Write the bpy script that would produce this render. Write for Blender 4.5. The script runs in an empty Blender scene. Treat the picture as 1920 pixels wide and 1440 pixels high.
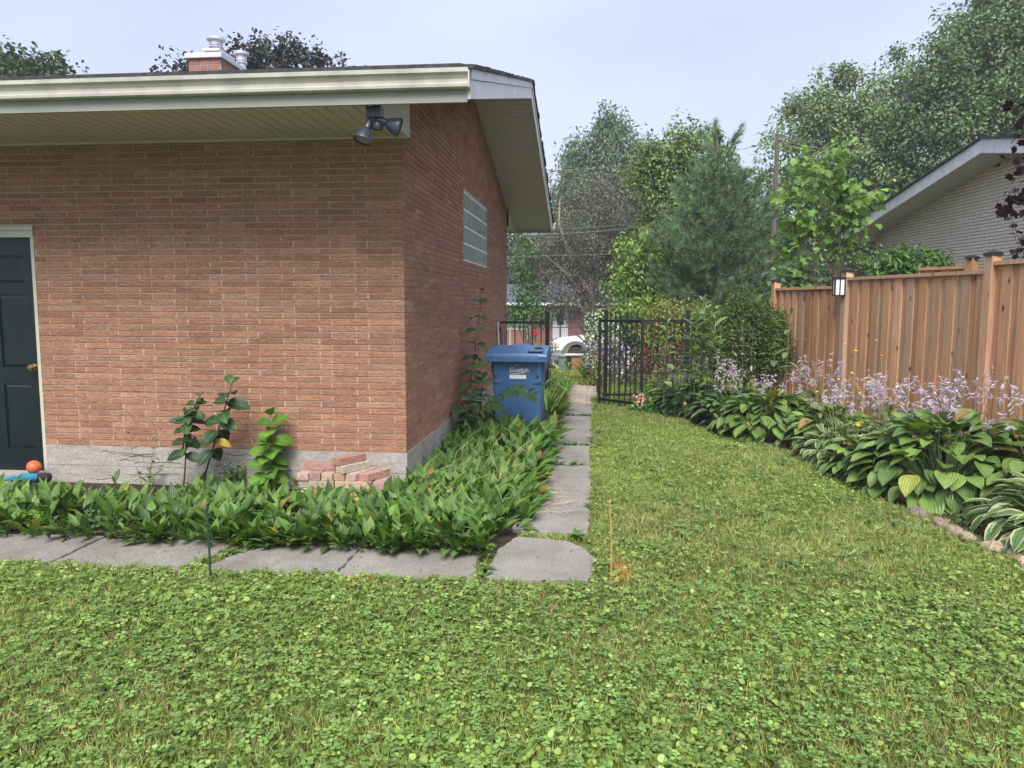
import bpy, math, random
import numpy as np
from mathutils import Vector, Matrix

R = np.random.default_rng(11)
random.seed(11)
S = bpy.context.scene
COL = S.collection
rad = math.radians

# ------------------------------------------------------------------ camera
FPX, PITCH, YAW, ROLL = 1445.997, 0.1068, 0.1059, 0.0027
CAM = np.array([1.5478, -6.2244, 1.6])
FW = np.array([-math.sin(YAW) * math.cos(PITCH), math.cos(YAW) * math.cos(PITCH), -math.sin(PITCH)])
RT = np.array([math.cos(YAW), math.sin(YAW), 0.0])
UP = np.cross(RT, FW)
cr, sr = math.cos(ROLL), math.sin(ROLL)
cam = bpy.data.cameras.new('camera')
cam.sensor_width = 36.0
cam.lens = FPX * 36.0 / 1920.0
cam.clip_start = 0.05
cam.clip_end = 2000
camo = bpy.data.objects.new('camera', cam)
COL.objects.link(camo)
rx = cr * RT + sr * UP
ux = cr * UP - sr * RT
camo.matrix_world = Matrix(((rx[0], ux[0], -FW[0], CAM[0]), (rx[1], ux[1], -FW[1], CAM[1]),
                            (rx[2], ux[2], -FW[2], CAM[2]), (0, 0, 0, 1)))
S.camera = camo


def at(px, py, Z):
    """a point of the place, read off the survey of the photograph at depth Z"""
    u, v = px - 960, py - 720
    U = cr * u + sr * v
    V = -sr * u + cr * v
    return CAM + Z * (FW + RT * U / FPX - UP * V / FPX)


# ------------------------------------------------------------------ world and sun
SUN_EL, SUN_AZ = 50.0, 177.0        # azimuth clockwise from +Y
w = bpy.data.worlds.new('World')
S.world = w
w.use_nodes = True
nt = w.node_tree
nt.nodes.clear()
out = nt.nodes.new('ShaderNodeOutputWorld')
bg = nt.nodes.new('ShaderNodeBackground')
sky = nt.nodes.new('ShaderNodeTexSky')
sky.sky_type = 'NISHITA'
sky.sun_disc = False
sky.sun_elevation = rad(SUN_EL)
sky.sun_rotation = rad(SUN_AZ)
sky.air_density = 1.0
sky.dust_density = 3.0
tc = nt.nodes.new('ShaderNodeTexCoord')
mp = nt.nodes.new('ShaderNodeMapping')
mp.inputs['Scale'].default_value = (1.0, 1.0, 2.6)
no = nt.nodes.new('ShaderNodeTexNoise')
no.inputs['Scale'].default_value = 1.6
no.inputs['Detail'].default_value = 4
rmp = nt.nodes.new('ShaderNodeValToRGB')
rmp.color_ramp.elements[0].position = 0.35
rmp.color_ramp.elements[0].color = (3.3, 3.75, 5.35, 1)
rmp.color_ramp.elements[1].position = 0.68
rmp.color_ramp.elements[1].color = (4.4, 4.8, 6.1, 1)
mx = nt.nodes.new('ShaderNodeMix')
mx.data_type = 'RGBA'
mx.inputs[0].default_value = 0.85
L = nt.links.new
L(tc.outputs['Generated'], mp.inputs['Vector'])
L(mp.outputs[0], no.inputs['Vector'])
L(no.outputs['Fac'], rmp.inputs['Fac'])
L(sky.outputs[0], mx.inputs[6])
L(rmp.outputs[0], mx.inputs[7])
# overcast: brighter overhead than near the horizon
sp = nt.nodes.new('ShaderNodeSeparateXYZ')
mr = nt.nodes.new('ShaderNodeMapRange')
mr.inputs['From Min'].default_value = 0.32
mr.inputs['From Max'].default_value = 0.9
mr.inputs['To Min'].default_value = 1.0
mr.inputs['To Max'].default_value = 1.5
vm = nt.nodes.new('ShaderNodeVectorMath')
vm.operation = 'SCALE'
L(tc.outputs['Generated'], sp.inputs[0])
L(sp.outputs[2], mr.inputs['Value'])
L(mx.outputs[2], vm.inputs[0])
L(mr.outputs[0], vm.inputs['Scale'])
L(vm.outputs[0], bg.inputs['Color'])
bg.inputs['Strength'].default_value = 0.05
L(bg.outputs[0], out.inputs['Surface'])

sl = bpy.data.lights.new('sun', 'SUN')
sl.energy = 1.5
sl.angle = rad(36)
sl.color = (1.0, 0.94, 0.83)
so = bpy.data.objects.new('sun', sl)
COL.objects.link(so)
d = Vector((math.sin(rad(SUN_AZ)) * math.cos(rad(SUN_EL)), math.cos(rad(SUN_AZ)) * math.cos(rad(SUN_EL)), math.sin(rad(SUN_EL))))
so.rotation_euler = d.to_track_quat('Z', 'Y').to_euler()
so.location = (6, -10, 14)
S.view_settings.view_transform = 'Standard'
S.view_settings.look = 'None'
S.view_settings.exposure = 1.93
S.view_settings.gamma = 1.0
S.cycles.max_bounces = 8
S.cycles.transparent_max_bounces = 8


# ------------------------------------------------------------------ mesh helpers
class MB:
    def __init__(s):
        s.V, s.F, s.C = [], [], []

    def add(s, verts, faces, col=(1, 1, 1, 1)):
        n = len(s.V)
        s.V += [tuple(map(float, v)) for v in verts]
        s.F += [tuple(n + i for i in f) for f in faces]
        s.C += [col] * len(verts)
        return s

    def box(s, x0, x1, y0, y1, z0, z1, col=(1, 1, 1, 1), M=None):
        v = [Vector((x, y, z)) for z in (z0, z1) for y in (y0, y1) for x in (x0, x1)]
        if M is not None:
            v = [M @ p for p in v]
        return s.add(v, [(0, 2, 3, 1), (4, 5, 7, 6), (0, 1, 5, 4), (2, 6, 7, 3), (0, 4, 6, 2), (1, 3, 7, 5)], col)

    def tube(s, pts, r, n=6, col=(1, 1, 1, 1), cap=True):
        P = [np.array(p, float) for p in pts]
        if not hasattr(r, '__len__'):
            r = [r] * len(P)
        vs, fs = [], []
        a = None
        for i, p in enumerate(P):
            t = P[min(i + 1, len(P) - 1)] - P[max(i - 1, 0)]
            t = t / (np.linalg.norm(t) + 1e-9)
            if a is None:
                a = np.cross(t, [0, 0, 1.0] if abs(t[2]) < .9 else [1.0, 0, 0])
            a = a - t * (a @ t)
            a = a / (np.linalg.norm(a) + 1e-9)
            b = np.cross(t, a)
            for k in range(n):
                q = 2 * math.pi * k / n
                vs.append(p + r[i] * (a * math.cos(q) + b * math.sin(q)))
        for i in range(len(P) - 1):
            for k in range(n):
                fs.append((i * n + k, i * n + (k + 1) % n, (i + 1) * n + (k + 1) % n, (i + 1) * n + k))
        if cap:
            fs.append(tuple(range(n))[::-1])
            fs.append(tuple((len(P) - 1) * n + k for k in range(n)))
        return s.add(vs, fs, col)

    def lathe(s, prof, n=20, M=None, col=(1, 1, 1, 1)):
        vs, fs = [], []
        for (r, z) in prof:
            for k in range(n):
                q = 2 * math.pi * k / n
                p = Vector((r * math.cos(q), r * math.sin(q), z))
                vs.append(M @ p if M is not None else p)
        for i in range(len(prof) - 1):
            for k in range(n):
                fs.append((i * n + k, i * n + (k + 1) % n, (i + 1) * n + (k + 1) % n, (i + 1) * n + k))
        fs.append(tuple(range(n))[::-1])
        fs.append(tuple((len(prof) - 1) * n + k for k in range(n)))
        return s.add(vs, fs, col)

    def prism(s, poly, dvec, col=(1, 1, 1, 1)):
        d = np.array(dvec, float)
        a = [np.array(p, float) for p in poly]
        n = len(a)
        vs = a + [p + d for p in a]
        fs = [tuple(range(n))[::-1], tuple(range(n, 2 * n))] + [(i, (i + 1) % n, n + (i + 1) % n, n + i) for i in range(n)]
        return s.add(vs, fs, col)

    def build(s, name, m, parent=None, smooth=False, bevel=0, seg=2, origin=None):
        me = bpy.data.meshes.new(name)
        V = np.array(s.V, float)
        if origin is not None:
            V = V - np.array(origin)
        me.from_pydata([tuple(v) for v in V], [], s.F)
        a = me.attributes.new('tint', 'FLOAT_COLOR', 'POINT')
        a.data.foreach_set('color', np.array(s.C, np.float32).ravel())
        me.materials.append(m)
        import bmesh
        bm = bmesh.new()
        bm.from_mesh(me)
        bmesh.ops.recalc_face_normals(bm, faces=bm.faces)
        if bevel:
            es = [e for e in bm.edges if len(e.link_faces) == 2 and e.calc_face_angle(0) > 0.5]
            bmesh.ops.bevel(bm, geom=es, offset=bevel, segments=seg, affect='EDGES', profile=.6, clamp_overlap=True)
        bm.to_mesh(me)
        bm.free()
        if smooth:
            for p in me.polygons:
                p.use_smooth = True
            if smooth == 'auto' or bevel:
                me.set_sharp_from_angle(angle=rad(38))
        return link(name, me, parent, origin)


def link(name, me, parent=None, origin=None):
    o = bpy.data.objects.new(name, me)
    COL.objects.link(o)
    if origin is not None:
        o.location = origin
    if parent is not None:
        o.parent = parent
        o.matrix_parent_inverse = parent.matrix_basis.inverted() if parent.parent is None else Matrix()
    return o


def tag(o, label=None, cat=None, group=None, kind=None):
    if label:
        o['label'] = label
    if cat:
        o['category'] = cat
    if group:
        o['group'] = group
    if kind:
        o['kind'] = kind
    return o


def thing(name, label, cat, loc=(0, 0, 0), group=None):
    o = bpy.data.objects.new(name, None)
    o.empty_display_size = .2
    COL.objects.link(o)
    o.location = tuple(float(v) for v in loc)
    return tag(o, label, cat, group)


def np_mesh(name, V, faces, m, tint=None, lf=None, smooth=True):
    """faces: list of (m,k) index arrays"""
    me = bpy.data.meshes.new(name)
    me.vertices.add(len(V))
    me.vertices.foreach_set('co', np.ascontiguousarray(V, np.float32).ravel())
    loops = np.concatenate([f.ravel() for f in faces]).astype(np.int32)
    starts, c = [], 0
    for f in faces:
        starts.append(c + np.arange(len(f)) * f.shape[1])
        c += f.size
    starts = np.concatenate(starts).astype(np.int32)
    me.loops.add(len(loops))
    me.loops.foreach_set('vertex_index', loops)
    me.polygons.add(len(starts))
    me.polygons.foreach_set('loop_start', starts)
    if smooth:
        me.polygons.foreach_set('use_smooth', np.ones(len(starts), bool))
    if tint is not None:
        a = me.attributes.new('tint', 'FLOAT_COLOR', 'POINT')
        a.data.foreach_set('color', np.ascontiguousarray(tint, np.float32).ravel())
    if lf is not None:
        a = me.attributes.new('lf', 'FLOAT_VECTOR', 'POINT')
        a.data.foreach_set('vector', np.ascontiguousarray(lf, np.float32).ravel())
    me.materials.append(m)
    me.update(calc_edges=True)
    me.validate()
    return me


def unit(a):
    return a / (np.linalg.norm(a, axis=-1, keepdims=True) + 1e-9)


def leaf_grid(wp, na=3, cup=.12, wave=0.0):
    """wp: half width profile samples along the length; returns (V(u,v,w), quads, lf(u,v))"""
    ns = len(wp)
    V, lf, F = [], [], []
    for i, h in enumerate(wp):
        u = i / (ns - 1)
        for j in range(na):
            t = -1 + 2 * j / (na - 1)
            V.append((u, t * h, cup * abs(t) * h + wave * math.sin(u * 11 + 2 * t) * abs(t)))
            lf.append((u, t))
    for i in range(ns - 1):
        for j in range(na - 1):
            a = i * na + j
            F.append((a, a + 1, a + na + 1, a + na))
    return np.array(V), [np.array(F)], np.array(lf)


def fan_leaf(ring, cup=.06):
    """ring: outline (u,v) starting at the base"""
    n = len(ring)
    V = [(.42, 0, -cup)] + [(u, v, cup * abs(v) * 2) for u, v in ring]
    lf = [(.42, 0)] + [(u, v * 2) for u, v in ring]
    F = [(0, 1 + i, 1 + (i + 1) % n) for i in range(n)]
    return np.array(V), [np.array(F)], np.array(lf)


T_LILY = leaf_grid([.02, .2, .38, .48, .47, .34, .14, .01], 3, .35)
T_HOSTA = leaf_grid([.03, .3, .46, .5, .46, .35, .2, .01], 5, .3, .012)
T_LANCE = leaf_grid([.03, .3, .47, .46, .3, .01], 3, .3)
T_OVAL = leaf_grid([.05, .38, .5, .47, .3, .02], 3, .25)
T_BLADE = leaf_grid([.5, .38, .02], 2, 0)
T_STRAP = leaf_grid([.3, .48, .5, .45, .3, .02], 3, .3)
T_QUAD = (np.array([(0, 0, 0), (.35, -.42, .06), (.75, -.34, .03), (1, 0, -.05), (.72, .36, .04), (.33, .4, .06)]),
          [np.array([(0, 1, 2, 3), (0, 3, 4, 5)])], np.array([(0, 0), (.35, -.8), (.75, -.7), (1, 0), (.72, .7), (.33, .8)]))
_mr = [(0, 0), (.12, .3), (.2, .5), (.32, .36), (.42, .42), (.58, .52), (.66, .3), (.7, .17), (.85, .2), (1, 0)]
T_MAPLE = fan_leaf(_mr + [(u, -v) for u, v in _mr[-2:0:-1]], .04)
T_ROUND = fan_leaf([(0, 0), (-.02, .2), (.12, .42), (.4, .5), (.72, .42), (.95, .2), (.97, 0), (.95, -.2), (.72, -.42), (.4, -.5), (.12, -.42), (-.02, -.2)], -.1)
_cv, _cf, _cl = [], [], []
for _k in range(3):
    _a = _k * 2 * math.pi / 3
    _b = len(_cv)
    for (u, v, q) in [(0.02, 0, 0), (.25, .2, .03), (.5, .24, .03), (.52, 0, -.02), (.5, -.24, .03), (.25, -.2, .03)]:
        _cv.append((u * math.cos(_a) - v * math.sin(_a), u * math.sin(_a) + v * math.cos(_a), q))
        _cl.append((u * 2, v * 4))
    _cf += [(_b, _b + 1, _b + 2, _b + 3), (_b, _b + 3, _b + 4, _b + 5)]
T_CLOVER = (np.array(_cv), [np.array(_cf)], np.array(_cl))
T_NEEDLE = (np.array([(0, -.5, 0), (0, .5, 0), (1, 0, 0)]), [np.array([(0, 1, 2)])], np.array([(0, -1), (0, 1), (1, 0)]))
_fl, _ff = [], []
for _k in range(6):
    _a = _k * math.pi / 3
    _fl.append((.0, .12 * math.cos(_a), .12 * math.sin(_a)))
for _k in range(6):
    _a = _k * math.pi / 3
    _fl.append((.6, .2 * math.cos(_a), .2 * math.sin(_a)))
for _k in range(6):
    _a = (_k + .5) * math.pi / 3
    _fl.append((1.0, .5 * math.cos(_a), .5 * math.sin(_a)))
_f4 = [(k, (k + 1) % 6, 6 + (k + 1) % 6, 6 + k) for k in range(6)]
_f3 = [(6 + k, 6 + (k + 1) % 6, 12 + k) for k in range(6)]
T_BELL = (np.array(_fl), [np.array(_f4), np.array(_f3)], np.array([(v[0], 0) for v in _fl]))
_ps, _pf = [(0, 0, 0)], []
for _k in range(10):
    _a = _k * math.pi / 5
    _r = .5 if _k % 2 == 0 else .26
    _ps.append((_r * math.cos(_a), _r * math.sin(_a), .1 if _k % 2 == 0 else .02))
for _k in range(10):
    _pf.append((0, 1 + _k, 1 + (_k + 1) % 10))
T_STAR = (np.array(_ps), [np.array(_pf)], np.array([(v[0], v[1]) for v in _ps]))


def scatter(name, tm, m, P, T, N, Ln, Wd, tint, bend=0.0, parent=None, smooth=True):
    V0, F0, lf0 = tm
    P = np.asarray(P, float)
    k = len(P)
    n = len(V0)
    T = unit(np.asarray(T, float) * np.ones((k, 1)))
    N = np.asarray(N, float) * np.ones((k, 1))
    N = unit(N - T * (N * T).sum(1, keepdims=True))
    B = np.cross(N, T)
    Ln = np.broadcast_to(np.asarray(Ln, float), (k,))[:, None]
    Wd = np.broadcast_to(np.asarray(Wd, float), (k,))[:, None]
    b = np.broadcast_to(np.asarray(bend, float), (k,))[:, None]
    b = np.where(np.abs(b) < 1e-3, 1e-3, b)
    u, v, q = V0[None, :, 0], V0[None, :, 1], V0[None, :, 2]
    al = np.sin(b * u) / b
    dn = -(1 - np.cos(b * u)) / b
    # blade normal turns with the bend
    ca, sa = np.cos(b * u), np.sin(b * u)
    X = (al * Ln + q * Wd * sa)[..., None] * T[:, None, :] + (v * Wd)[..., None] * B[:, None, :] + (dn * Ln + q * Wd * ca)[..., None] * N[:, None, :]
    V = (P[:, None, :] + X).reshape(-1, 3)
    off = (np.arange(k) * n)
    faces = [(f[None] + off[:, None, None]).reshape(-1, f.shape[1]) for f in F0]
    tint = np.asarray(tint, float)
    if tint.ndim == 1:
        tint = np.tile(tint, (k, 1))
    tint = np.concatenate([tint[:, :3], np.ones((k, 1))], 1)
    tt = np.repeat(tint, n, 0)
    lf = np.concatenate([np.tile(lf0[None], (k, 1, 1)), np.broadcast_to(R.random((k, 1, 1)), (k, n, 1))], 2).reshape(-1, 3)
    me = np_mesh(name, V, faces, m, tt, lf, smooth)
    return link(name, me, parent)


def mixcol(cols, k, jit=.18):
    """k random colours drawn between the given ones"""
    c = np.array(cols, float)
    i = R.integers(0, len(c), k)
    j = R.integers(0, len(c), k)
    t = R.random((k, 1))
    o = c[i] * t + c[j] * (1 - t)
    return np.clip(o * (1 + jit * R.normal(0, 1, (k, 1))), .003, .95)


def gz(x, y):
    """the lot is level as far as the gate and falls to the street"""
    t = np.clip((np.asarray(y, float) - 8.5) / 18.0, 0, 1)
    return -1.08 * t * t * (3 - 2 * t)


# ------------------------------------------------------------------ materials
def nodes(name):
    m = bpy.data.materials.new(name)
    m.use_nodes = True
    t = m.node_tree
    b = t.nodes['Principled BSDF']
    return m, t, b


def nd(t, typ, **kw):
    n = t.nodes.new('ShaderNode' + typ)
    for k, v in kw.items():
        if k in n.inputs:
            n.inputs[k].default_value = v
        else:
            setattr(n, k, v)
    return n


def mul(t, a, b, f=1.0, typ='MULTIPLY'):
    x = nd(t, 'Mix', data_type='RGBA', blend_type=typ)
    x.inputs[0].default_value = f
    for s, i in ((a, 6), (b, 7)):
        if isinstance(s, tuple):
            x.inputs[i].default_value = s
        else:
            t.links.new(s, x.inputs[i])
    return x.outputs[2]


def noise_ramp(t, vec, scale, p0, c0, p1, c1, detail=4, rough=.6):
    n = nd(t, 'TexNoise', Scale=scale, Detail=detail, Roughness=rough)
    if vec is not None:
        t.links.new(vec, n.inputs['Vector'])
    r = nd(t, 'ValToRGB')
    r.color_ramp.elements[0].position = p0
    r.color_ramp.elements[0].color = (*c0, 1)
    r.color_ramp.elements[1].position = p1
    r.color_ramp.elements[1].color = (*c1, 1)
    t.links.new(n.outputs['Fac'], r.inputs['Fac'])
    return r.outputs[0], n.outputs['Fac']


def objvec(t, scale=(1, 1, 1)):
    g = nd(t, 'NewGeometry')
    m = nd(t, 'Mapping')
    m.inputs['Scale'].default_value = scale
    t.links.new(g.outputs['Position'], m.inputs['Vector'])
    return m.outputs[0]


def bump(t, b, h, strength=.4, dist=.01):
    n = nd(t, 'Bump', Strength=strength, Distance=dist)
    t.links.new(h, n.inputs['Height'])
    t.links.new(n.outputs[0], b.inputs['Normal'])
    return n


def attr(t, name):
    a = nd(t, 'Attribute', attribute_name=name)
    return a


def mat_tint(name, rough=.6, scale=(20, 20, 20), lo=.7, hi=1.15, bs=.3, bd=.005, nscale=1.0, spec=.4, metal=0):
    """own colour per piece (attribute) broken up by a noise"""
    m, t, b = nodes(name)
    v = objvec(t, scale)
    c, f = noise_ramp(t, v, nscale, .3, (lo,) * 3, .7, (hi,) * 3)
    t.links.new(mul(t, attr(t, 'tint').outputs['Color'], c), b.inputs['Base Color'])
    b.inputs['Roughness'].default_value = rough
    b.inputs['Specular IOR Level'].default_value = spec
    b.inputs['Metallic'].default_value = metal
    if bs:
        bump(t, b, f, bs, bd)
    return m


def mat_plain(name, col, rough=.5, metal=0, nscale=30, var=.12, bs=.1, spec=.5):
    m, t, b = nodes(name)
    v = objvec(t)
    lo = tuple(c * (1 - var) for c in col)
    hi = tuple(min(1, c * (1 + var)) for c in col)
    c, f = noise_ramp(t, v, nscale, .3, lo, .7, hi)
    t.links.new(c, b.inputs['Base Color'])
    b.inputs['Roughness'].default_value = rough
    b.inputs['Metallic'].default_value = metal
    b.inputs['Specular IOR Level'].default_value = spec
    if bs:
        bump(t, b, f, bs, .003)
    return m


def mat_leaf(name, trans=.28, rough=.45, spec=.35, vein=0.0, veinw=26, edge=None, edgew=.72, mid=.25, nscale=14):
    m, t, b = nodes(name)
    a = attr(t, 'tint').outputs['Color']
    lf = attr(t, 'lf').outputs['Vector']
    v = objvec(t)
    c, f = noise_ramp(t, v, nscale, .3, (.78,) * 3, .7, (1.2,) * 3)
    col = mul(t, a, c)
    sp = nd(t, 'SeparateXYZ')
    t.links.new(lf, sp.inputs[0])
    ab = nd(t, 'Math', operation='ABSOLUTE')
    t.links.new(sp.outputs[1], ab.inputs[0])
    if mid:
        r = nd(t, 'MapRange', **{'From Min': 0.0, 'From Max': .16, 'To Min': mid, 'To Max': 0.0})
        t.links.new(ab.outputs[0], r.inputs['Value'])
        x = nd(t, 'Mix', data_type='RGBA')
        t.links.new(r.outputs[0], x.inputs[0])
        t.links.new(col, x.inputs[6])
        x.inputs[7].default_value = (.35, .42, .16, 1)
        col = x.outputs[2]
    if edge:
        n2 = nd(t, 'TexNoise', Scale=40, Detail=2)
        t.links.new(v, n2.inputs['Vector'])
        ad = nd(t, 'Math', operation='MULTIPLY_ADD')
        t.links.new(n2.outputs['Fac'], ad.inputs[0])
        ad.inputs[1].default_value = .35
        t.links.new(ab.outputs[0], ad.inputs[2])
        r = nd(t, 'MapRange', **{'From Min': edgew + .12, 'From Max': edgew + .22, 'To Min': 0.0, 'To Max': 1.0})
        t.links.new(ad.outputs[0], r.inputs['Value'])
        x = nd(t, 'Mix', data_type='RGBA')
        t.links.new(r.outputs[0], x.inputs[0])
        t.links.new(col, x.inputs[6])
        x.inputs[7].default_value = (*edge, 1)
        col = x.outputs[2]
    t.links.new(col, b.inputs['Base Color'])
    b.inputs['Roughness'].default_value = rough
    b.inputs['Specular IOR Level'].default_value = spec
    if vein:
        # ribs run from the base to the tip, fanning with the outline
        m1 = nd(t, 'Math', operation='MULTIPLY')
        t.links.new(sp.outputs[1], m1.inputs[0])
        m1.inputs[1].default_value = veinw
        s1 = nd(t, 'Math', operation='SINE')
        t.links.new(m1.outputs[0], s1.inputs[0])
        bump(t, b, s1.outputs[0], vein, .004)
    tr = nd(t, 'BsdfTranslucent')
    t.links.new(mul(t, col, (1.25, 1.2, .6, 1)), tr.inputs['Color'])
    ms = nd(t, 'MixShader')
    ms.inputs[0].default_value = trans
    o = t.nodes['Material Output']
    t.links.new(b.outputs[0], ms.inputs[1])
    t.links.new(tr.outputs[0], ms.inputs[2])
    t.links.new(ms.outputs[0], o.inputs['Surface'])
    return m


def mat_brick():
    m, t, b = nodes('rug_face_brick')
    a = attr(t, 'tint').outputs['Color']
    v = objvec(t, (20, 20, 75))
    n = nd(t, 'TexNoise', Scale=1.5, Detail=5, Roughness=.65, Distortion=1.1)
    t.links.new(v, n.inputs['Vector'])
    r = nd(t, 'ValToRGB')
    r.color_ramp.elements[0].position = .36
    r.color_ramp.elements[0].color = (.60, .54, .52, 1)
    r.color_ramp.elements[1].position = .58
    r.color_ramp.elements[1].color = (1.14, 1.15, 1.13, 1)
    t.links.new(n.outputs['Fac'], r.inputs['Fac'])
    c2, f2 = noise_ramp(t, objvec(t), 5, .3, (.85,) * 3, .7, (1.12,) * 3)
    t.links.new(mul(t, mul(t, a, r.outputs[0]), c2), b.inputs['Base Color'])
    b.inputs['Roughness'].default_value = .9
    b.inputs['Specular IOR Level'].default_value = .15
    bump(t, b, n.outputs['Fac'], .9, .012)
    return m


def mat_concrete(name, c0, c1, sc=3.0, bs=.35, speck=True, streak=(1, 1, 1)):
    m, t, b = nodes(name)
    v = objvec(t, streak)
    c, f = noise_ramp(t, v, sc, .32, c0, .7, c1, 6, .65)
    n2 = nd(t, 'TexNoise', Scale=90, Detail=4, Roughness=.7)
    t.links.new(objvec(t), n2.inputs['Vector'])
    r = nd(t, 'ValToRGB')
    r.color_ramp.elements[0].position = .38
    r.color_ramp.elements[0].color = (.68, .67, .65, 1)
    r.color_ramp.elements[1].position = .66
    r.color_ramp.elements[1].color = (1.2, 1.2, 1.2, 1)
    t.links.new(n2.outputs['Fac'], r.inputs['Fac'])
    t.links.new(mul(t, c, r.outputs[0], 1.0 if speck else .35), b.inputs['Base Color'])
    b.inputs['Roughness'].default_value = .92
    b.inputs['Specular IOR Level'].default_value = .2
    bump(t, b, n2.outputs['Fac'], bs, .004)
    return m


M = {}
M['brick'] = mat_brick()
M['mortar'] = mat_concrete('mortar', (.42, .345, .29), (.55, .46, .39), 8)
M['found'] = mat_concrete('board_formed_concrete', (.31, .29, .27), (.46, .435, .405), 3.5, .5, True, (1, 1, 5))
M['slab'] = mat_concrete('paving_concrete', (.19, .178, .16), (.31, .292, .268), 2.2, .6)
M['paver'] = mat_concrete('pink_pavers', (.36, .29, .25), (.5, .43, .38), 5)
M['step'] = mat_concrete('doorstep', (.3, .28, .26), (.42, .4, .37), 5)
M['siding'] = mat_plain('cream_trim', (.50, .49, .40), .45, var=.1, nscale=2.5)
M['gutter'] = mat_plain('gutter_paint', (.43, .42, .38), .42, var=.2, nscale=5)
M['soffit'] = mat_plain('soffit_vinyl', (.54, .505, .535), .5, var=.07)
M['white'] = mat_plain('white_trim', (.62, .61, .63), .45, var=.14, nscale=6)
M['shingle'] = mat_tint('shingle', .9, (40, 40, 40), .5, 1.3, .5)
M['door'] = mat_plain('door_paint', (.006, .012, .015), .38, var=.1)
M['black'] = mat_plain('black_metal', (.008, .009, .012), .4, var=.2)
M['lampblue'] = mat_plain('lamp_enamel', (.035, .045, .065), .35, var=.15)
M['lens'] = mat_plain('lamp_lens', (.15, .2, .22), .1)
M['brass'] = mat_plain('brass', (.5, .35, .12), .3, 1)
M['bin'] = mat_plain('blue_plastic', (.055, .14, .30), .36, var=.1, nscale=9, bs=.05)
M['label'] = mat_plain('white_print', (.75, .77, .8), .5, var=.03)
M['rubber'] = mat_plain('rubber', (.02, .02, .022), .8)
M['tint'] = mat_tint('tinted_solid')
M['metal'] = mat_plain('galvanised_metal', (.45, .47, .5), .42, .6, var=.12, nscale=5)
M['leaf'] = mat_leaf('leaf')
M['leafm'] = mat_leaf('leaf_matt', .22, .6, .2, mid=0)
M['lily'] = mat_leaf('lily_leaf', .3, .38, .4, .25, 16, mid=.12)
M['hosta'] = mat_leaf('hosta_leaf', .2, .36, .45, .55, 22, mid=.12)
M['hostav'] = mat_leaf('variegated_leaf', .25, .45, .3, .4, 14, edge=(.40, .44, .22), edgew=.66, mid=.1)
M['petal'] = mat_leaf('petal', .35, .6, .2, mid=0)
M['bark'] = mat_tint('bark', .9, (9, 9, 3), .5, 1.25, .8, .02, 3)
M['stem'] = mat_tint('stem', .6, (40, 40, 40), .8, 1.15, .1)
M['grass'] = mat_leaf('grass_blade', .3, .5, .25, mid=0, nscale=3)
M['needle'] = mat_leaf('needle', .15, .55, .25, mid=0)

# ------------------------------------------------------------------ wood
def mat_wood():
    m, t, b = nodes('cedar_boards')
    a = attr(t, 'tint')
    v = objvec(t, (26, 26, 1.3))
    n = nd(t, 'TexNoise', Scale=1.6, Detail=6, Roughness=.7, Distortion=.6)
    t.links.new(v, n.inputs['Vector'])
    r = nd(t, 'ValToRGB')
    r.color_ramp.elements[0].position = .3
    r.color_ramp.elements[0].color = (.72, .68, .66, 1)
    r.color_ramp.elements[1].position = .72
    r.color_ramp.elements[1].color = (1.25, 1.25, 1.25, 1)
    t.links.new(n.outputs['Fac'], r.inputs['Fac'])
    # grey weathering in long patches
    n2 = nd(t, 'TexNoise', Scale=1.0, Detail=3)
    t.links.new(objvec(t, (5, 5, .55)), n2.inputs['Vector'])
    r2 = nd(t, 'ValToRGB')
    r2.color_ramp.elements[0].position = .55
    r2.color_ramp.elements[0].color = (0, 0, 0, 1)
    r2.color_ramp.elements[1].position = .75
    r2.color_ramp.elements[1].color = (.7, .7, .7, 1)
    t.links.new(n2.outputs['Fac'], r2.inputs['Fac'])
    c = mul(t, a.outputs['Color'], r.outputs[0])
    x = nd(t, 'Mix', data_type='RGBA')
    t.links.new(r2.outputs[0], x.inputs[0])
    t.links.new(c, x.inputs[6])
    t.links.new(mul(t, (.34, .28, .24, 1), r.outputs[0]), x.inputs[7])
    # knots
    vo = nd(t, 'TexVoronoi', Scale=1.0)
    t.links.new(objvec(t, (7, 7, 3.2)), vo.inputs['Vector'])
    k = nd(t, 'ValToRGB')
    k.color_ramp.elements[0].position = .06
    k.color_ramp.elements[0].color = (.25, .15, .1, 1)
    k.color_ramp.elements[1].position = .15
    k.color_ramp.elements[1].color = (1, 1, 1, 1)
    t.links.new(vo.outputs['Distance'], k.inputs['Fac'])
    t.links.new(mul(t, x.outputs[2], k.outputs[0]), b.inputs['Base Color'])
    b.inputs['Roughness'].default_value = .8
    b.inputs['Specular IOR Level'].default_value = .2
    bump(t, b, n.outputs['Fac'], .35, .004)
    return m


M['wood'] = mat_wood()

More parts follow.
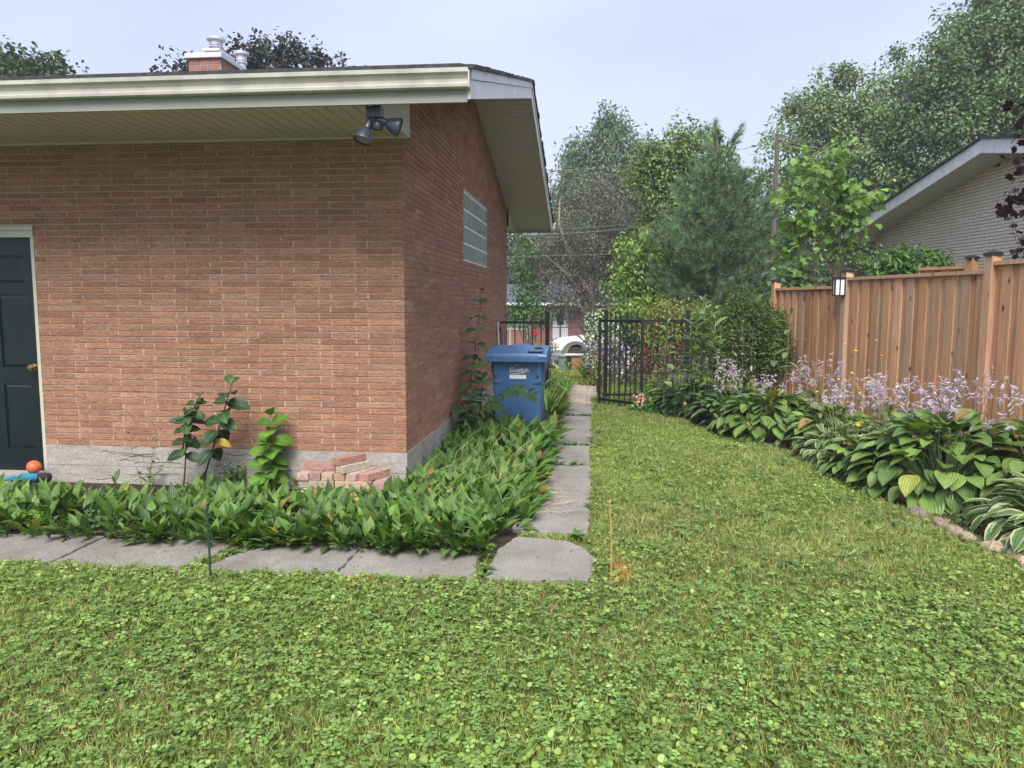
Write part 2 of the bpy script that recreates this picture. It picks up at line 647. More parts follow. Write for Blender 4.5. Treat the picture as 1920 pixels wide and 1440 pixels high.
# ------------------------------------------------------------------ the ground
def mat_lawn(name, g0, g1, s0, s1):
    m, t, b = nodes(name)
    v = objvec(t)
    c, f = noise_ramp(t, v, 60, .3, g0, .7, g1, 5)
    c2, f2 = noise_ramp(t, v, 18, .3, s0, .7, s1, 5)
    n3 = nd(t, 'TexNoise', Scale=1.3, Detail=5)
    t.links.new(v, n3.inputs['Vector'])
    r = nd(t, 'MapRange', **{'From Min': .42, 'From Max': .62})
    t.links.new(n3.outputs['Fac'], r.inputs['Value'])
    x = nd(t, 'Mix', data_type='RGBA')
    t.links.new(r.outputs[0], x.inputs[0])
    t.links.new(c, x.inputs[6])
    t.links.new(c2, x.inputs[7])
    t.links.new(x.outputs[2], b.inputs['Base Color'])
    b.inputs['Roughness'].default_value = .95
    b.inputs['Specular IOR Level'].default_value = .1
    bump(t, b, f, .8, .03)
    return m


M['ground'] = mat_lawn('turf_ground', (.07, .10, .02), (.16, .21, .05), (.10, .12, .03), (.20, .21, .08))
M['soil'] = mat_concrete('bed_soil', (.025, .018, .012), (.075, .055, .04), 14, .9)
M['road'] = mat_concrete('asphalt', (.09, .09, .095), (.14, .14, .14), 4)
M['drive'] = mat_concrete('pale_concrete', (.42, .41, .4), (.55, .54, .52), 4)


def sheet(name, xs, ys, m, dz=0.0):
    X, Y = np.meshgrid(xs, ys)
    Z = gz(X, Y) + dz
    V = np.stack([X, Y, Z], -1).reshape(-1, 3)
    nx, ny = len(xs), len(ys)
    i = (np.arange(ny - 1)[:, None] * nx + np.arange(nx - 1)[None]).reshape(-1)
    return tag(link(name, np_mesh(name, V, [np.stack([i, i + 1, i + nx + 1, i + nx], 1)], m)), kind='structure')


sheet('ground', np.array([-400, -120, -40, -20, -10, -5, 0, 5, 10, 20, 40, 120, 400.]),
      np.array([-60, -20, -8, 0, 8.5, 10, 12, 14, 16, 18, 20, 22, 24, 26.5, 30, 36, 45, 80, 200, 600.]), M['ground'])
sheet('road', np.linspace(-60, 60, 13), np.array([26.6, 30, 34.0]), M['road'], .004)
# the pale drive of the house in front of us, running down to the road
sheet('driveway', np.array([-.2, 1.4, 3.4]), np.array([15.5, 18, 20, 22, 24, 26.58]), M['drive'], .008)

BED = [(2.05, 5.9), (2.25, 5.48), (2.76, 4.98), (3.04, 3.82), (3.33, 2.88), (3.57, 2.35), (3.81, 1.6), (3.86, .8), (3.93, 0),
       (4.08, -.21), (4.16, -.55), (4.2, -.86), (4.22, -1.24), (4.4, -2.5), (4.9, -4.5), (5.2, -6)]
_by = np.array([p[1] for p in BED])[::-1]
_bx = np.array([p[0] for p in BED])[::-1]


def bed_x(y):
    return np.interp(y, _by, _bx)


F0, F1, F2, F3 = np.array([4.40, 6.45]), np.array([4.86, 4.44]), np.array([5.45, 1.93]), np.array([6.45, -2.33])
mb = MB()
pts = [(x, y, .004) for x, y in BED] + [(7.2, -6, .004), (6.4, -2.2, .004), (5.4, 2, .004), (4.4, 6.6, .004), (2.05, 6.6, .004)]
mb.add(pts, [tuple(range(len(pts)))])
tag(mb.build('soil', M['soil']), kind='structure')
mb = MB()
mb.add([(-7, -1.52, .004), (.95, -1.48, .004), (1.06, -1.1, .004), (1.06, 8.5, .004), (.0, 8.5, .004), (-.01, -.005, .004), (-7, -.005, .004)], [tuple(range(7))])
tag(mb.build('soil', M['soil']), kind='structure')


def slab(mb, poly, z0=-.05, z1=.022):
    # broken, worn outline and a slightly uneven top
    P = []
    n = len(poly)
    for i in range(n):
        a, b = np.array(poly[i]), np.array(poly[(i + 1) % n])
        k = max(2, int(np.linalg.norm(b - a) / .05))
        for j in range(k):
            p = a + (b - a) * j / k
            P.append(p + R.normal(0, .006, 2))
    c = np.mean(P, 0)
    m = len(P)
    dz = R.normal(0, .003)
    vs = [(*p, z0) for p in P] + [(*p, z1 - .006 + dz) for p in P] + [(*(c + (p - c) * .985), z1 + dz) for p in P] + [(*c, z1 + dz)]
    fs = []
    for i in range(m):
        j = (i + 1) % m
        fs += [(i, j, m + j, m + i), (m + i, m + j, 2 * m + j, 2 * m + i), (2 * m + i, 2 * m + j, 3 * m)]
    mb.add(vs, fs)


mb = MB()
for x0, x1, d0, d1 in [(-5.3, -4.42, 0, 0), (-4.41, -3.52, .02, 0), (-3.51, -2.62, .01, .02), (-2.61, -1.715, 0, .02), (-1.705, -.86, .03, .01), (-.72, .065, .02, 0), (.075, .87, 0, .02)]:
    slab(mb, [(x0, -2.10 + d0 + .06 * (x0 > -1.5)), (x1, -2.09 + d1 + .06 * (x0 > -1.5)), (x1 + (.1 if x1 > -1 and x1 < -.5 else 0), -1.5 + d0), (x0 + (.1 if -.8 < x0 < -.6 else 0), -1.52 - d1)])
slab(mb, [(.94, -1.98), (1.54, -1.95), (1.6, -1.62), (1.52, -1.4), (1.38, -1.23), (1.05, -1.18), (.95, -1.45)])
tag(mb.build('path', M['slab']), kind='structure')
mb = MB()
for y0, y1, xo in [(-1.05, .04, 0), (.055, 1.17, .01), (1.185, 2.2, -.01), (2.22, 4.42, 0), (4.44, 5.76, .01)]:
    slab(mb, [(1.0 + xo, y0), (1.53 + xo, y0), (1.53 + xo, y1), (1.0 + xo, y1)])
tag(mb.build('path', M['slab']), kind='structure')
mb = MB()
for j in range(13):
    for i in range(3):
        x = .96 + i * .215 + (.1 if j % 2 else 0) - .05
        slab(mb, [(x, 5.79 + j * .2), (x + .205, 5.79 + j * .2), (x + .205, 5.98 + j * .2), (x, 5.98 + j * .2)], -.05, .02)
tag(mb.build('path', M['paver']), kind='structure')

# ------------------------------------------------------------------ the brick house
D, RX, E_, ZF, ZS = 7.4235, .7275, 1.155, .336, 2.932
ZET, ZR, ZEB = 3.083, 4.317, 2.889
SL = (ZR - ZET) / (D / 2 + E_)
XD0, XD1, ZD0, ZD1 = -4.15, -3.235, .084, 2.134
WY0, WY1, WZ0, WZ1 = 2.904, 4.917, 2.081, 2.891
BC = [(.41, .218, .142), (.42, .226, .149), (.395, .208, .135), (.425, .236, .155), (.37, .188, .126), (.415, .221, .144)]
MC = (.56, .46, .40, 1)


def roofz(y):
    return ZET + SL * min(y + E_, D + E_ - y)


def bcol():
    if random.random() < .03:
        return (.46, .27, .175, 1)
    a, b, t = random.choice(BC), random.choice(BC), random.random()
    k = random.gauss(1, .07)
    return tuple((p * t + q * (1 - t)) * k for p, q in zip(a, b)) + (1,)


house = thing('brick_house', 'near red brick house with a gabled roof, cream eaves and a grey concrete base', 'house', (0, 0, 0))
bw = MB()
CH, BH, BL, J = .053, .0425, .303, .0105


def cut(a, b, holes):
    segs = [(a, b)]
    for h0, h1 in holes:
        n = []
        for s0, s1 in segs:
            if h1 <= s0 or h0 >= s1:
                n.append((s0, s1))
            else:
                if s0 < h0:
                    n.append((s0, h0))
                if s1 > h1:
                    n.append((h1, s1))
        segs = n
    return [s for s in segs if s[1] - s[0] > .02]


ncourse = int((ZR - ZF) / CH)
for i in range(ncourse):
    z0 = ZF + i * CH + J * .5
    z1 = z0 + BH
    even = i % 2 == 0
    if z1 < ZS + .02:
        holes = [(XD0, XD1)] if (z1 > ZD0 and z0 < ZD1 + .085) else []
        x = 0.0 if even else -.104
        first = True
        while x > -6.6:
            l = BL + random.gauss(0, .002)
            for s0, s1 in cut(x - l, x, holes):
                p = random.gauss(0, .0011)
                bw.box(s0, s1, p, .095 if (even and first) else .04, z0, z1 + random.gauss(0, .0006), bcol())
            if not (holes and x - l - J < XD1 and x - l > XD0):
                bw.box(x - l - J - .0015, x - l + .0015, .0024, .04, z0 + .0005, z1 - .0005, MC)
            x -= l + J
            first = False
    holes = [(WY0 - .004, WY1 + .004)] if (z1 > WZ0 and z0 < WZ1) else []
    y = .104 if even else 0.0
    first = True
    while y < D:
        l = BL + random.gauss(0, .002)
        e = min(y + l, D)
        if z0 < roofz(min(y, D - e) if y < D / 2 else e) - .12:
            for s0, s1 in cut(y, e, holes):
                p = random.gauss(0, .0011)
                bw.box(-.095 if (not even and first) else -.04, p, s0, s1, z0, z1 + random.gauss(0, .0006), bcol())
        if e < D - .05 and not (holes and e + J > WY0 - .02 and e < WY1 + .02) and z0 < roofz(e) - .12:
            bw.box(-.04, -.0024, e - .0015, e + J + .0015, z0 + .0005, z1 - .0005, MC)
        y += l + J
        first = False
wall = bw.build('wall', M['brick'], house)
mm = MB()
mm.box(-6.6, XD0, .0075, .2, ZF, ZS + .05)
mm.box(XD1, -.008, .0075, .2, ZF, ZS + .05)
mm.box(XD0 - .0, XD1, .0078, .2, ZD1 + .085, ZS + .05)


def gpoly(x, y0, y1, zb):
    ys = [y0] + ([D / 2] if y0 < D / 2 < y1 else []) + [y1]
    return [(x, y0, zb), (x, y1, zb)] + [(x, y, roofz(y) - .1) for y in ys[::-1]]


for y0, y1, zb in [(.2, WY0, ZF), (WY1, D, ZF), (WY0, WY1, WZ1)]:
    mm.prism(gpoly(-.2, y0, y1, zb), (.192, 0, 0))
mm.box(-.2, -.008, WY0, WY1, ZF, WZ0)
mm.box(-6.6, -.2, D - .2, D - .01, ZF, ZS + .05)
mm.build('mortar', M['mortar'], wall)

fm = MB()
for z0, z1, k in [(-.3, -.018, 0), (-.013, .158, .0015), (.163, ZF, 0)]:
    fm.box(XD1, .006 + k, -.006 - k, .19, z0, z1)
    fm.box(-6.6, XD0, -.006 - k, .19, z0, z1)
    fm.box(-.19, .006 + k, .19, D + .006, z0, z1)
fm.box(XD1 + .003, .001, -.001, .18, -.3, ZF - .004)
fm.box(-.18, .001, .18, D, -.3, ZF - .004)
found = fm.build('foundation', M['found'], house)
# gouges left by the form boards
gm = MB()
for k in range(30):
    z = random.choice([.04, .075, .1, .125, .2, .22, .25, .28, .3]) + random.uniform(-.01, .01)
    l = random.uniform(.12, .5)
    if k < 17:
        x0 = random.uniform(XD1 + .3, -.3)
        Pn = [(x0 + l * q / 8, -.0063 - .0016, z + .006 * math.sin(q * 1.1 + k)) for q in range(9)]
    else:
        x0 = random.uniform(.2, 6)
        Pn = [(.0078, x0 + l * q / 8, z + .006 * math.sin(q * 1.1 + k)) for q in range(9)]
    gm.tube(Pn, [.0006 + .0028 * math.sin(math.pi * q / 8) for q in range(9)], 5)
gm.build('board_marks', mat_plain('old_form_gouge', (.11, .1, .095), .95), found)

# door
df = MB()
df.box(XD0, XD1 + .0, -.012, .1, ZD1, ZD1 + .082)
df.box(XD0 - .01, XD1 + .012, -.03, -.012, ZD1 + .06, ZD1 + .09)
df.box(XD1 - .03, XD1, -.006, .1, ZD0, ZD1)
df.box(XD0, XD0 + .03, -.006, .1, ZD0, ZD1)
door = MB()
dx0, dx1 = XD0 + .032, XD1 - .032
rows = [(ZD0 + .2, ZD0 + .78), (ZD0 + .92, ZD0 + 1.56), (ZD0 + 1.66, ZD0 + 1.9)]
door.box(dx0, dx1, .062, .1, ZD0 + .01, ZD1 - .004)
w2 = (dx1 - dx0)
cols = [(dx0 + .11, dx0 + w2 / 2 - .05), (dx0 + w2 / 2 + .05, dx1 - .11)]
xs = [dx0, cols[0][0], cols[0][1], cols[1][0], cols[1][1], dx1]
zs = [ZD0 + .01] + [q for r_ in rows for q in r_] + [ZD1 - .004]
for i in range(5):
    for j in range(7):
        if not (i in (1, 3) and j in (1, 3, 5)):
            door.box(xs[i], xs[i + 1], .05, .064, zs[j], zs[j + 1])
for cx0, cx1 in cols:
    for z0, z1 in rows:
        q = .03
        door.add([(cx0 + .008, .0615, z0 + .008), (cx1 - .008, .0615, z0 + .008), (cx1 - .008, .0615, z1 - .008), (cx0 + .008, .0615, z1 - .008),
                  (cx0 + q, .0535, z0 + q), (cx1 - q, .0535, z0 + q), (cx1 - q, .0535, z1 - q), (cx0 + q, .0535, z1 - q)],
                 [(4, 5, 6, 7), (0, 1, 5, 4), (1, 2, 6, 5), (2, 3, 7, 6), (3, 0, 4, 7)])
dr = door.build('door', M['door'], house)
df.build('door_frame', M['siding'], dr)
kb = MB()
kb.lathe([(.03, 0), (.03, .006), (.012, .01), (.012, .035), (.027, .042), (.03, .055), (.02, .068), (.004, .07)], 16,
         Matrix.Translation((dx1 - .07, .05, ZD0 + .93)) @ Matrix.Rotation(rad(90), 4, 'X'))
kb.build('door_knob', M['brass'], dr, smooth='auto')
st = MB()
st.box(XD0 - .1, XD1 - .006, -.36, .0, -.1, -.01)
st.box(XD0 - .1, XD1 - .006, -.06, .11, -.0099, ZD0)
st.box(XD0 - .1, XD1 - .006, -.12, -.0601, -.0099, .05)
st.build('door_step', M['step'], house, bevel=.006)

# glass block window
win = MB()
win.box(-.09, -.006, WY0, WY1, WZ0, WZ1)
wo = win.build('window', mat_plain('window_grout', (.72, .76, .73), .7), house)
gb = MB()
for i in range(10):
    for j in range(4):
        a, b_ = WY0 + .006 + i * (WY1 - WY0 - .012) / 10, WY0 + .006 + (i + 1) * (WY1 - WY0 - .012) / 10
        c_, d_ = WZ0 + .006 + j * (WZ1 - WZ0 - .012) / 4, WZ0 + .006 + (j + 1) * (WZ1 - WZ0 - .012) / 4
        gb.box(-.05, -.001, a + .007, b_ - .007, c_ + .011, d_ - .011)


def mat_glassblock():
    m, t, b = nodes('glass_block')
    b.inputs['Base Color'].default_value = (.42, .53, .47, 1)
    b.inputs['Roughness'].default_value = .08
    b.inputs['Specular IOR Level'].default_value = .9
    b.inputs['Coat Weight'].default_value = .6
    n = nd(t, 'TexNoise', Scale=1.0, Detail=2)
    t.links.new(objvec(t, (38, 38, 6)), n.inputs['Vector'])
    bump(t, b, n.outputs['Fac'], 1.0, .12)
    return m


gb.build('glass_blocks', mat_glassblock(), wo, bevel=.006)

# eaves
sf = MB()


def strip(mb, pts, ext):
    n = len(pts)
    a = [np.array(p, float) for p in pts]
    e = np.array(ext, float)
    mb.add(a + [p + e for p in a], [(i, i + 1, n + i + 1, n + i) for i in range(n - 1)])


pr, x = [], -7.0
while x < -.06:
    pr += [(x, -1.08, 2.908), (x + .003, -1.08, 2.924), (x + .011, -1.08, 2.924), (x + .014, -1.08, 2.908)]
    pr += [(x + .095, -1.08, 2.908)]
    x += .1
pr.append((.0295, -1.08, 2.908))
strip(sf, pr, (0, 1.075, 0))
pr = [(0.002, D + .002, 2.908), (0.045, D + .002, 2.908)]
strip(sf, [(-3, D + .002, 2.908), (.045, D + .002, 2.908)], (0, 1.08, 0))
sf.box(-6.6, .03, -.03, -.0065, 2.893, 2.912)          # moulding where soffit meets brick
T_ = .17
for side in (0, 1):
    def yz(s):
        y = -E_ + .06 + s
        return (y, roofz(y) - T_) if side == 0 else (D - y, roofz(y) - T_)
    pr, s = [], 0.0
    smax = D / 2 + E_ - .06
    while s < smax - .1:
        for ds, up in ((0, 0), (.003, .022), (.012, .022), (.015, 0), (.098, 0)):
            y, z = yz(s + ds)
            pr.append((.001, y, z + up))
        s += .1
    y, z = yz(smax)
    pr.append((.001, y, z))
    strip(sf, pr, (RX - .02, 0, 0))
soff = sf.build('soffit', M['soffit'], house)
eb = MB()
eb.prism([(.03, -1.075, 2.893), (.03, .045, 2.905), (.03, .045, roofz(.045) - T_ - .004), (.03, -1.075, roofz(-1.075) - T_ - .004)], (.02, 0, 0))
eb.build('eave_end_panel', M['siding'], soff)
eb = MB()
eb.prism([(.03, D + 1.075, 2.893), (.03, D - .045, 2.905), (.03, D - .045, roofz(.045) - T_ - .004), (.03, D + 1.075, roofz(-1.075) - T_ - .004)], (.02, 0, 0))
eb.build('eave_end_panel', M['siding'], soff)
M['fascia'] = mat_plain('grey_green_shaded_fascia', (.27, .28, .25), .45, var=.1, nscale=3)  # grey-green board, darkened: the gutter's shade is put into its colour
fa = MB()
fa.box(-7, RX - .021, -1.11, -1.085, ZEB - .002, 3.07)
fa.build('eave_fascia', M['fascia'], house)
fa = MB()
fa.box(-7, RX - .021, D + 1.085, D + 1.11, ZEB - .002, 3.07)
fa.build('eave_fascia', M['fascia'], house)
rk = MB()
for a, b_ in ((-E_ + .045, D / 2), (D / 2, D + E_ - .045)):
    za, zb = roofz(a), roofz(b_)
    rk.prism([(RX - .02, a, za - .19), (RX - .02, b_, zb - .19), (RX - .02, b_, zb - .07), (RX - .02, a, za - .07)], (.02, 0, 0))
    rk.prism([(RX - .02, a, za - .066), (RX - .02, b_, zb - .066), (RX - .02, b_, zb), (RX - .02, a, za)], (.03, 0, 0))
y0 = 1.6
rk.box(RX - .001, RX + .0105, y0, y0 + .012, roofz(y0) - .19, roofz(y0) + .0)
rk.build('rake_fascia', M['white'], house)
gu = MB()
gp = [(-1.112, 2.965), (-1.15, 2.965), (-1.163, 2.972), (-1.166, 2.99), (-1.158, 2.996), (-1.158, 3.02), (-1.172, 3.045), (-1.19, 3.056), (-1.192, 3.082),
      (-1.18, 3.084), (-1.178, 3.062), (-1.15, 3.04), (-1.15, 2.998), (-1.112, 2.972)]
gu.prism([(-7, y, z) for y, z in gp], (7 + RX - .004, 0, 0))
gu.box(RX - .0039, RX + .004, -1.185, -1.112, 2.962, 3.07)
gu.build('gutter', M['gutter'], house)
gu = MB()
gu.prism([(-4, D - y, z) for y, z in gp], (4 + RX + .06, 0, 0))
gu.build('gutter', M['gutter'], house)
ro = MB()
for s in (0, 1):
    yA, yB = -E_ - .03, D / 2
    pl = [(yA, ZET - .008), (yB, ZR + .0), (yB, ZR + .03), (yA, ZET + .022)]
    if s:
        pl = [(D - y, z) for y, z in pl]
    ro.prism([(-9, y, z + .004) for y, z in pl], (9 + RX - .05, 0, 0), (.05, .05, .055, 1))
    q = 0.0
    while q < 1:
        q2 = min(1.0, q + .028)
        ya, yb = yA + (yB - yA) * q, yA + (yB - yA) * q2
        za, zb = ZET + SL * (ya + E_), ZET + SL * (yb + E_)
        t1, t2 = random.uniform(.024, .036), random.uniform(.012, .022)
        pl = [(ya, za - .002), (yb, zb - .002), (yb, zb + t2 + .004), (ya, za + t1)]
        if s:
            pl = [(D - y, z) for y, z in pl]
        k = random.uniform(.03, .065)
        ro.prism([(RX - .049, y, z + .002) for y, z in pl], (.049 + random.uniform(.018, .04), 0, 0), (k, k, k * 1.08, 1))
        q = q2
ro.build('roof', M['shingle'], house)

# chimney on the far slope
ch = MB()
cp = at(383, 106, 12.4)
cx, cy, cz = cp
chz = cz


def brick_block(mb, x0, x1, y0, y1, z0, z1):
    mb.box(x0 + .006, x1 - .006, y0 + .006, y1 - .006, z0, z1, (.42, .36, .33, 1))
    z, i = z1 - .008, 0
    while z > z0 + .1:
        for (a0, a1, ax) in ((x0, x1, 0), (y0, y1, 1)):
            p = a0 - (.1 if i % 2 else 0)
            while p < a1:
                s0, s1 = max(p, a0), min(p + .2, a1)
                if s1 - s0 > .03:
                    col = tuple(c * random.uniform(.8, 1.15) for c in (.33, .15, .115)) + (1,)
                    if ax == 0:
                        mb.box(s0, s1, y0, y0 + .03, z - .075, z, col)
                    else:
                        mb.box(x1 - .03, x1 + .001, max(s0, y0 + .031), s1, z - .075, z, col)
                p += .212
        z -= .087
        i += 1


brick_block(ch, cx - .27, cx + .27, cy, cy + 1.15, 3.6, chz - .03)
brick_block(ch, cx - .12, cx + .12, cy + .25, cy + .75, chz + .061, chz + .16)
chim = ch.build('chimney', M['tint'], house)
cc = MB()
cc.box(cx - .31, cx + .31, cy - .05, cy + 1.2, chz - .03, chz + .05)
cc.box(cx - .15, cx + .15, cy + .22, cy + .78, chz + .161, chz + .2)
cc.build('chimney_cap', mat_plain('chimney_cap', (.55, .55, .6), .7), chim, bevel=.01)
for (fx, fy, fz, r_, h_) in ((cx - .04, cy + .5, chz + .2, .105, .25), (cx + .17, cy + .98, chz + .06, .09, .31)):
    fl = MB()
    fl.lathe([(r_ * .8, 0), (r_ * .8, h_ * .35), (r_ * 1.1, h_ * .37), (r_ * 1.1, h_ * .42), (r_ * .8, h_ * .44), (r_, h_ * .5), (r_, h_ * .78),
              (r_ * 1.45, h_ * .82), (r_ * 1.45, h_ * .97), (r_ * .9, h_)], 24, Matrix.Translation((fx, fy, fz)))
    fl.build('flue_cap', mat_plain('zinc', (.5, .51, .56), .5, .3), chim, smooth='auto')

# floodlight on the soffit
lp = at(707, 200, 5.25)
fx, fy = lp[0], -.98
fz = 2.885
K_ = .74
flood = thing('floodlight', 'blue-black twin floodlight hanging under the eave near the house corner', 'floodlight', (fx, fy, fz))
b = MB()
b.box(fx - .05, fx + .05, fy - .05, fy + .05, fz - .06, fz + .02)
b.build('junction_box', M['lampblue'], flood, bevel=.006)
b = MB()
b.lathe([(.05, 0), (.045, -.03), (.03, -.055), (.028, -.085)], 16, Matrix.Translation((fx - .01, fy, fz - .06)) @ Matrix.Scale(K_, 4))
b.lathe([(.001, -.03), (.045, -.02), (.055, .01), (.045, .04), (.001, .05)], 16, Matrix.Translation((fx + .015, fy, fz - .12)) @ Matrix.Scale(K_, 4))
b.build('swivel_base', M['lampblue'], flood, smooth='auto')
prof = [(.012, -.01), (.03, 0), (.034, .01), (.034, .085), (.03, .09), (.046, .1), (.06, .13), (.078, .17), (.088, .2), (.09, .212), (.083, .214), (.083, .205)]
for (pt, dr_) in (((fx - .03, fy - .02, fz - .075), (-.28, -.35, -1.0)), ((fx + .018, fy - .01, fz - .065), (1.0, .12, -.40))):
    q = Vector(dr_).to_track_quat('Z', 'Y').to_matrix().to_4x4() @ Matrix.Scale(K_, 4)
    h = MB()
    h.lathe(prof, 28, Matrix.Translation(pt) @ q)
    ho = h.build('lamp_head', M['lampblue'], flood, smooth='auto')
    h = MB()
    h.lathe([(.08, .2), (.06, .206), (.03, .21), (.002, .212)], 24, Matrix.Translation(pt) @ q)
    h.build('lens', M['lens'], ho, smooth=True)

# things on the door step
bl = MB()
_u = at(64, 884, 1.0) - CAM
py_ = -.12
px_ = CAM[0] + _u[0] * (py_ - CAM[1]) / _u[1]
bl.lathe([(.002, -.055), (.028, -.05), (.05, -.03), (.06, 0), (.057, .02), (.045, .04), (.03, .05), (.002, .056)], 24,
         Matrix.Translation((px_, py_, .105 + .052)) @ Matrix.Rotation(rad(35), 4, 'Y'))
tag(bl.build('rubber_ball', mat_plain('orange_rubber', (.62, .13, .05), .5, nscale=12), None, smooth=True, origin=(px_, py_, .105)),
    'dented orange ball lying on the blue glove by the door', 'ball')
gl = thing('work_glove', 'blue work glove with black cuff flat on the door step', 'glove', (px_, py_, .05))
for nm, pts, r_, mt in (('palm', [(-.16, -.03, .0), (-.1, -.02, .008), (-.02, -.01, .012), (.06, 0, .012)], [.02, .034, .04, .034], mat_plain('blue_knit', (.02, .2, .33), .9)),
                        ('cuff', [(.06, 0, .012), (.1, .005, .014), (.15, .01, .012)], [.036, .038, .036], mat_plain('black_knit', (.02, .022, .025), .9))):
    g = MB()
    g.tube([(px_ + a, py_ - .02 + b2, .063 + c2) for a, b2, c2 in pts], r_, 10)
    if nm == 'palm':
        for k in range(4):
            y_ = -.05 + k * .024
            g.tube([(px_ - .12, py_ - .02 + y_, .068), (px_ - .2 - .01 * (k % 3), py_ - .03 + y_ * 1.4, .064), (px_ - .24 - .01 * (k % 2), py_ - .035 + y_ * 1.5, .06)], [.012, .012, .007], 8)
        g.tube([(px_ - .04, py_ - .05, .066), (px_ - .09, py_ - .09, .064), (px_ - .12, py_ - .1, .06)], [.013, .012, .008], 8)
    o = g.build(nm, mt, gl, smooth=True)

# ------------------------------------------------------------------ the blue bin
BX, BY = .68, 2.44
cart = thing('wheeled_bin', 'blue wheeled recycling bin with closed lid standing between wall and path', 'bin', (BX, BY + .4, 0))


def frustum(mb, hw0, y00, y01, hw1, y10, y11, z0, z1):
    mb.add([(BX - hw0, y00, z0), (BX + hw0, y00, z0), (BX + hw0, y01, z0), (BX - hw0, y01, z0),
            (BX - hw1, y10, z1), (BX + hw1, y10, z1), (BX + hw1, y11, z1), (BX - hw1, y11, z1)],
           [(0, 1, 2, 3), (4, 5, 6, 7), (0, 1, 5, 4), (1, 2, 6, 5), (2, 3, 7, 6), (3, 0, 4, 7)])


def fy_(z):
    return BY + .10 * (1 - z / .97)


b = MB()
frustum(b, .253, fy_(.04), BY + .7, .292, BY + .012, BY + .8, .04, .97)
body = b.build('body', M['bin'], cart, bevel=.03, seg=3)
b = MB()
for s in (-1, 1):
    # side shoulders, uprights and the little ledges of the moulded front
    zz = [.1, .64]
    b.add([(BX + s * .286, fy_(.70) - .012, .70), (BX + s * .18, fy_(.70) - .0, .70), (BX + s * .18, fy_(.665), .665), (BX + s * .282, fy_(.665), .665),
           (BX + s * .286, fy_(.70) + .05, .70), (BX + s * .18, fy_(.70) + .05, .70)],
          [(0, 1, 2, 3), (0, 1, 5, 4)])
    b.box(BX + s * .243 - .012, BX + s * .243 + .012, fy_(.86) - .012, fy_(.86) + .03, .76, .935)
    b.box(BX + s * .293 - .012, BX + s * .293 + .012, BY + .1, BY + .74, .78, .95)
b.box(BX - .308, BX + .308, BY - .012, BY + .83, .935, .968)
b.build('rim', M['bin'], body, bevel=.006)
b = MB()
n = 12
prof = [(-.065, .945), (-.07, .99), (-.055, 1.015), (.05, 1.04), (.3, 1.075), (.6, 1.085), (.84, 1.055), (.9, 1.0), (.9, .968)]
vs, fs = [], []
for i in range(n + 1):
    t = -1 + 2 * i / n
    for (y, z) in prof:
        k = 1 - .0 * abs(t)
        vs.append((BX + t * .343, BY + y, .95 + (z - .95) * (1 - .22 * abs(t) ** 6) + (.012 * math.cos(t * 6) if .0 < y < .7 else 0)))
m_ = len(prof)
for i in range(n):
    for j in range(m_ - 1):
        fs.append((i * m_ + j, i * m_ + j + 1, (i + 1) * m_ + j + 1, (i + 1) * m_ + j))
fs += [tuple(range(m_)), tuple(n * m_ + j for j in range(m_))[::-1]]
b.add(vs, fs)
# skirt
b.box(BX - .343, BX + .343, BY - .066, BY - .05, .925, .95)
for s in (-1, 1):
    b.box(BX + s * .337 - .008, BX + s * .337 + .008, BY - .05, BY + .86, .9, .96)
lid = b.build('lid', M['bin'], cart, smooth='auto')
b = MB()
b.box(BX + .13, BX + .30, BY - .03, BY + .1, 1.03, 1.062)
b.build('lid_catch', M['bin'], lid, bevel=.012)
b = MB()
b.tube([(BX + .2, BY - .005, 1.072), (BX + .25, BY + .02, 1.078), (BX + .3, BY + .01, 1.07)], [.006, .012, .004], 8)
b.build('latch', M['rubber'], lid, smooth=True)
b = MB()
b.tube([(BX - .26, BY + .84, .93), (BX - .26, BY + .93, .95), (BX + .26, BY + .93, .95), (BX + .26, BY + .84, .93)], .016, 8)
b.build('handle', M['bin'], cart, smooth=True)
for s in (-1, 1):
    b = MB()
    b.lathe([(.02, -.025), (.13, -.025), (.15, -.015), (.15, .015), (.13, .025), (.02, .025)], 24,
            Matrix.Translation((BX + s * .265, BY + .72, .15)) @ Matrix.Rotation(rad(90), 4, 'Y'))
    b.build('wheel', M['rubber'], cart, smooth='auto')
tilt = math.atan2(.10 - .012, .93)


def on_front(u, z, out=.004):
    return (BX + u, fy_(z) + .012 * z / .97 - out, z)


b = MB()
zc = .755
b.add([on_front(-.085, .723), on_front(.105, .723), on_front(.105, .768), on_front(-.085, .768)], [(0, 1, 2, 3)])
b.build('white_label', M['label'], body)
cu = bpy.data.curves.new('lettering', 'FONT')
cu.body = 'Guelph'
cu.size = .075
cu.align_x = 'CENTER'
tmp = bpy.data.objects.new('lettering', cu)
COL.objects.link(tmp)
tmp.location = on_front(.025, .802, .006)
tmp.rotation_euler = (rad(90) + tilt, 0, 0)
bpy.context.view_layer.update()
me = bpy.data.meshes.new_from_object(tmp.evaluated_get(bpy.context.evaluated_depsgraph_get()))
me.transform(tmp.matrix_world)
bpy.data.objects.remove(tmp)
me.materials.clear()
me.materials.append(M['label'])
link('lettering', me, body)
b = MB()
b.tube([on_front(-.1 + .2 * k / 14, .787 + .008 * math.sin(k / 14 * 6.3 + 2.4), .005) for k in range(15)], [.0008 + .003 * math.sin(math.pi * k / 14) for k in range(15)], 6)
b.tube([on_front(-.02, .873, .005), on_front(-.01, .88, .005)], .0035, 5)
b.tube([on_front(.0, .88, .005), on_front(.014, .876, .005)], .0035, 5)
b.build('swoosh', M['label'], body)

# ------------------------------------------------------------------ bricks in the pile
BM = mat_tint('loose_brick', .9, (25, 25, 25), .6, 1.25, .7, .006, 2)
HOLE = mat_plain('brick_hole', (.05, .035, .03), .95)


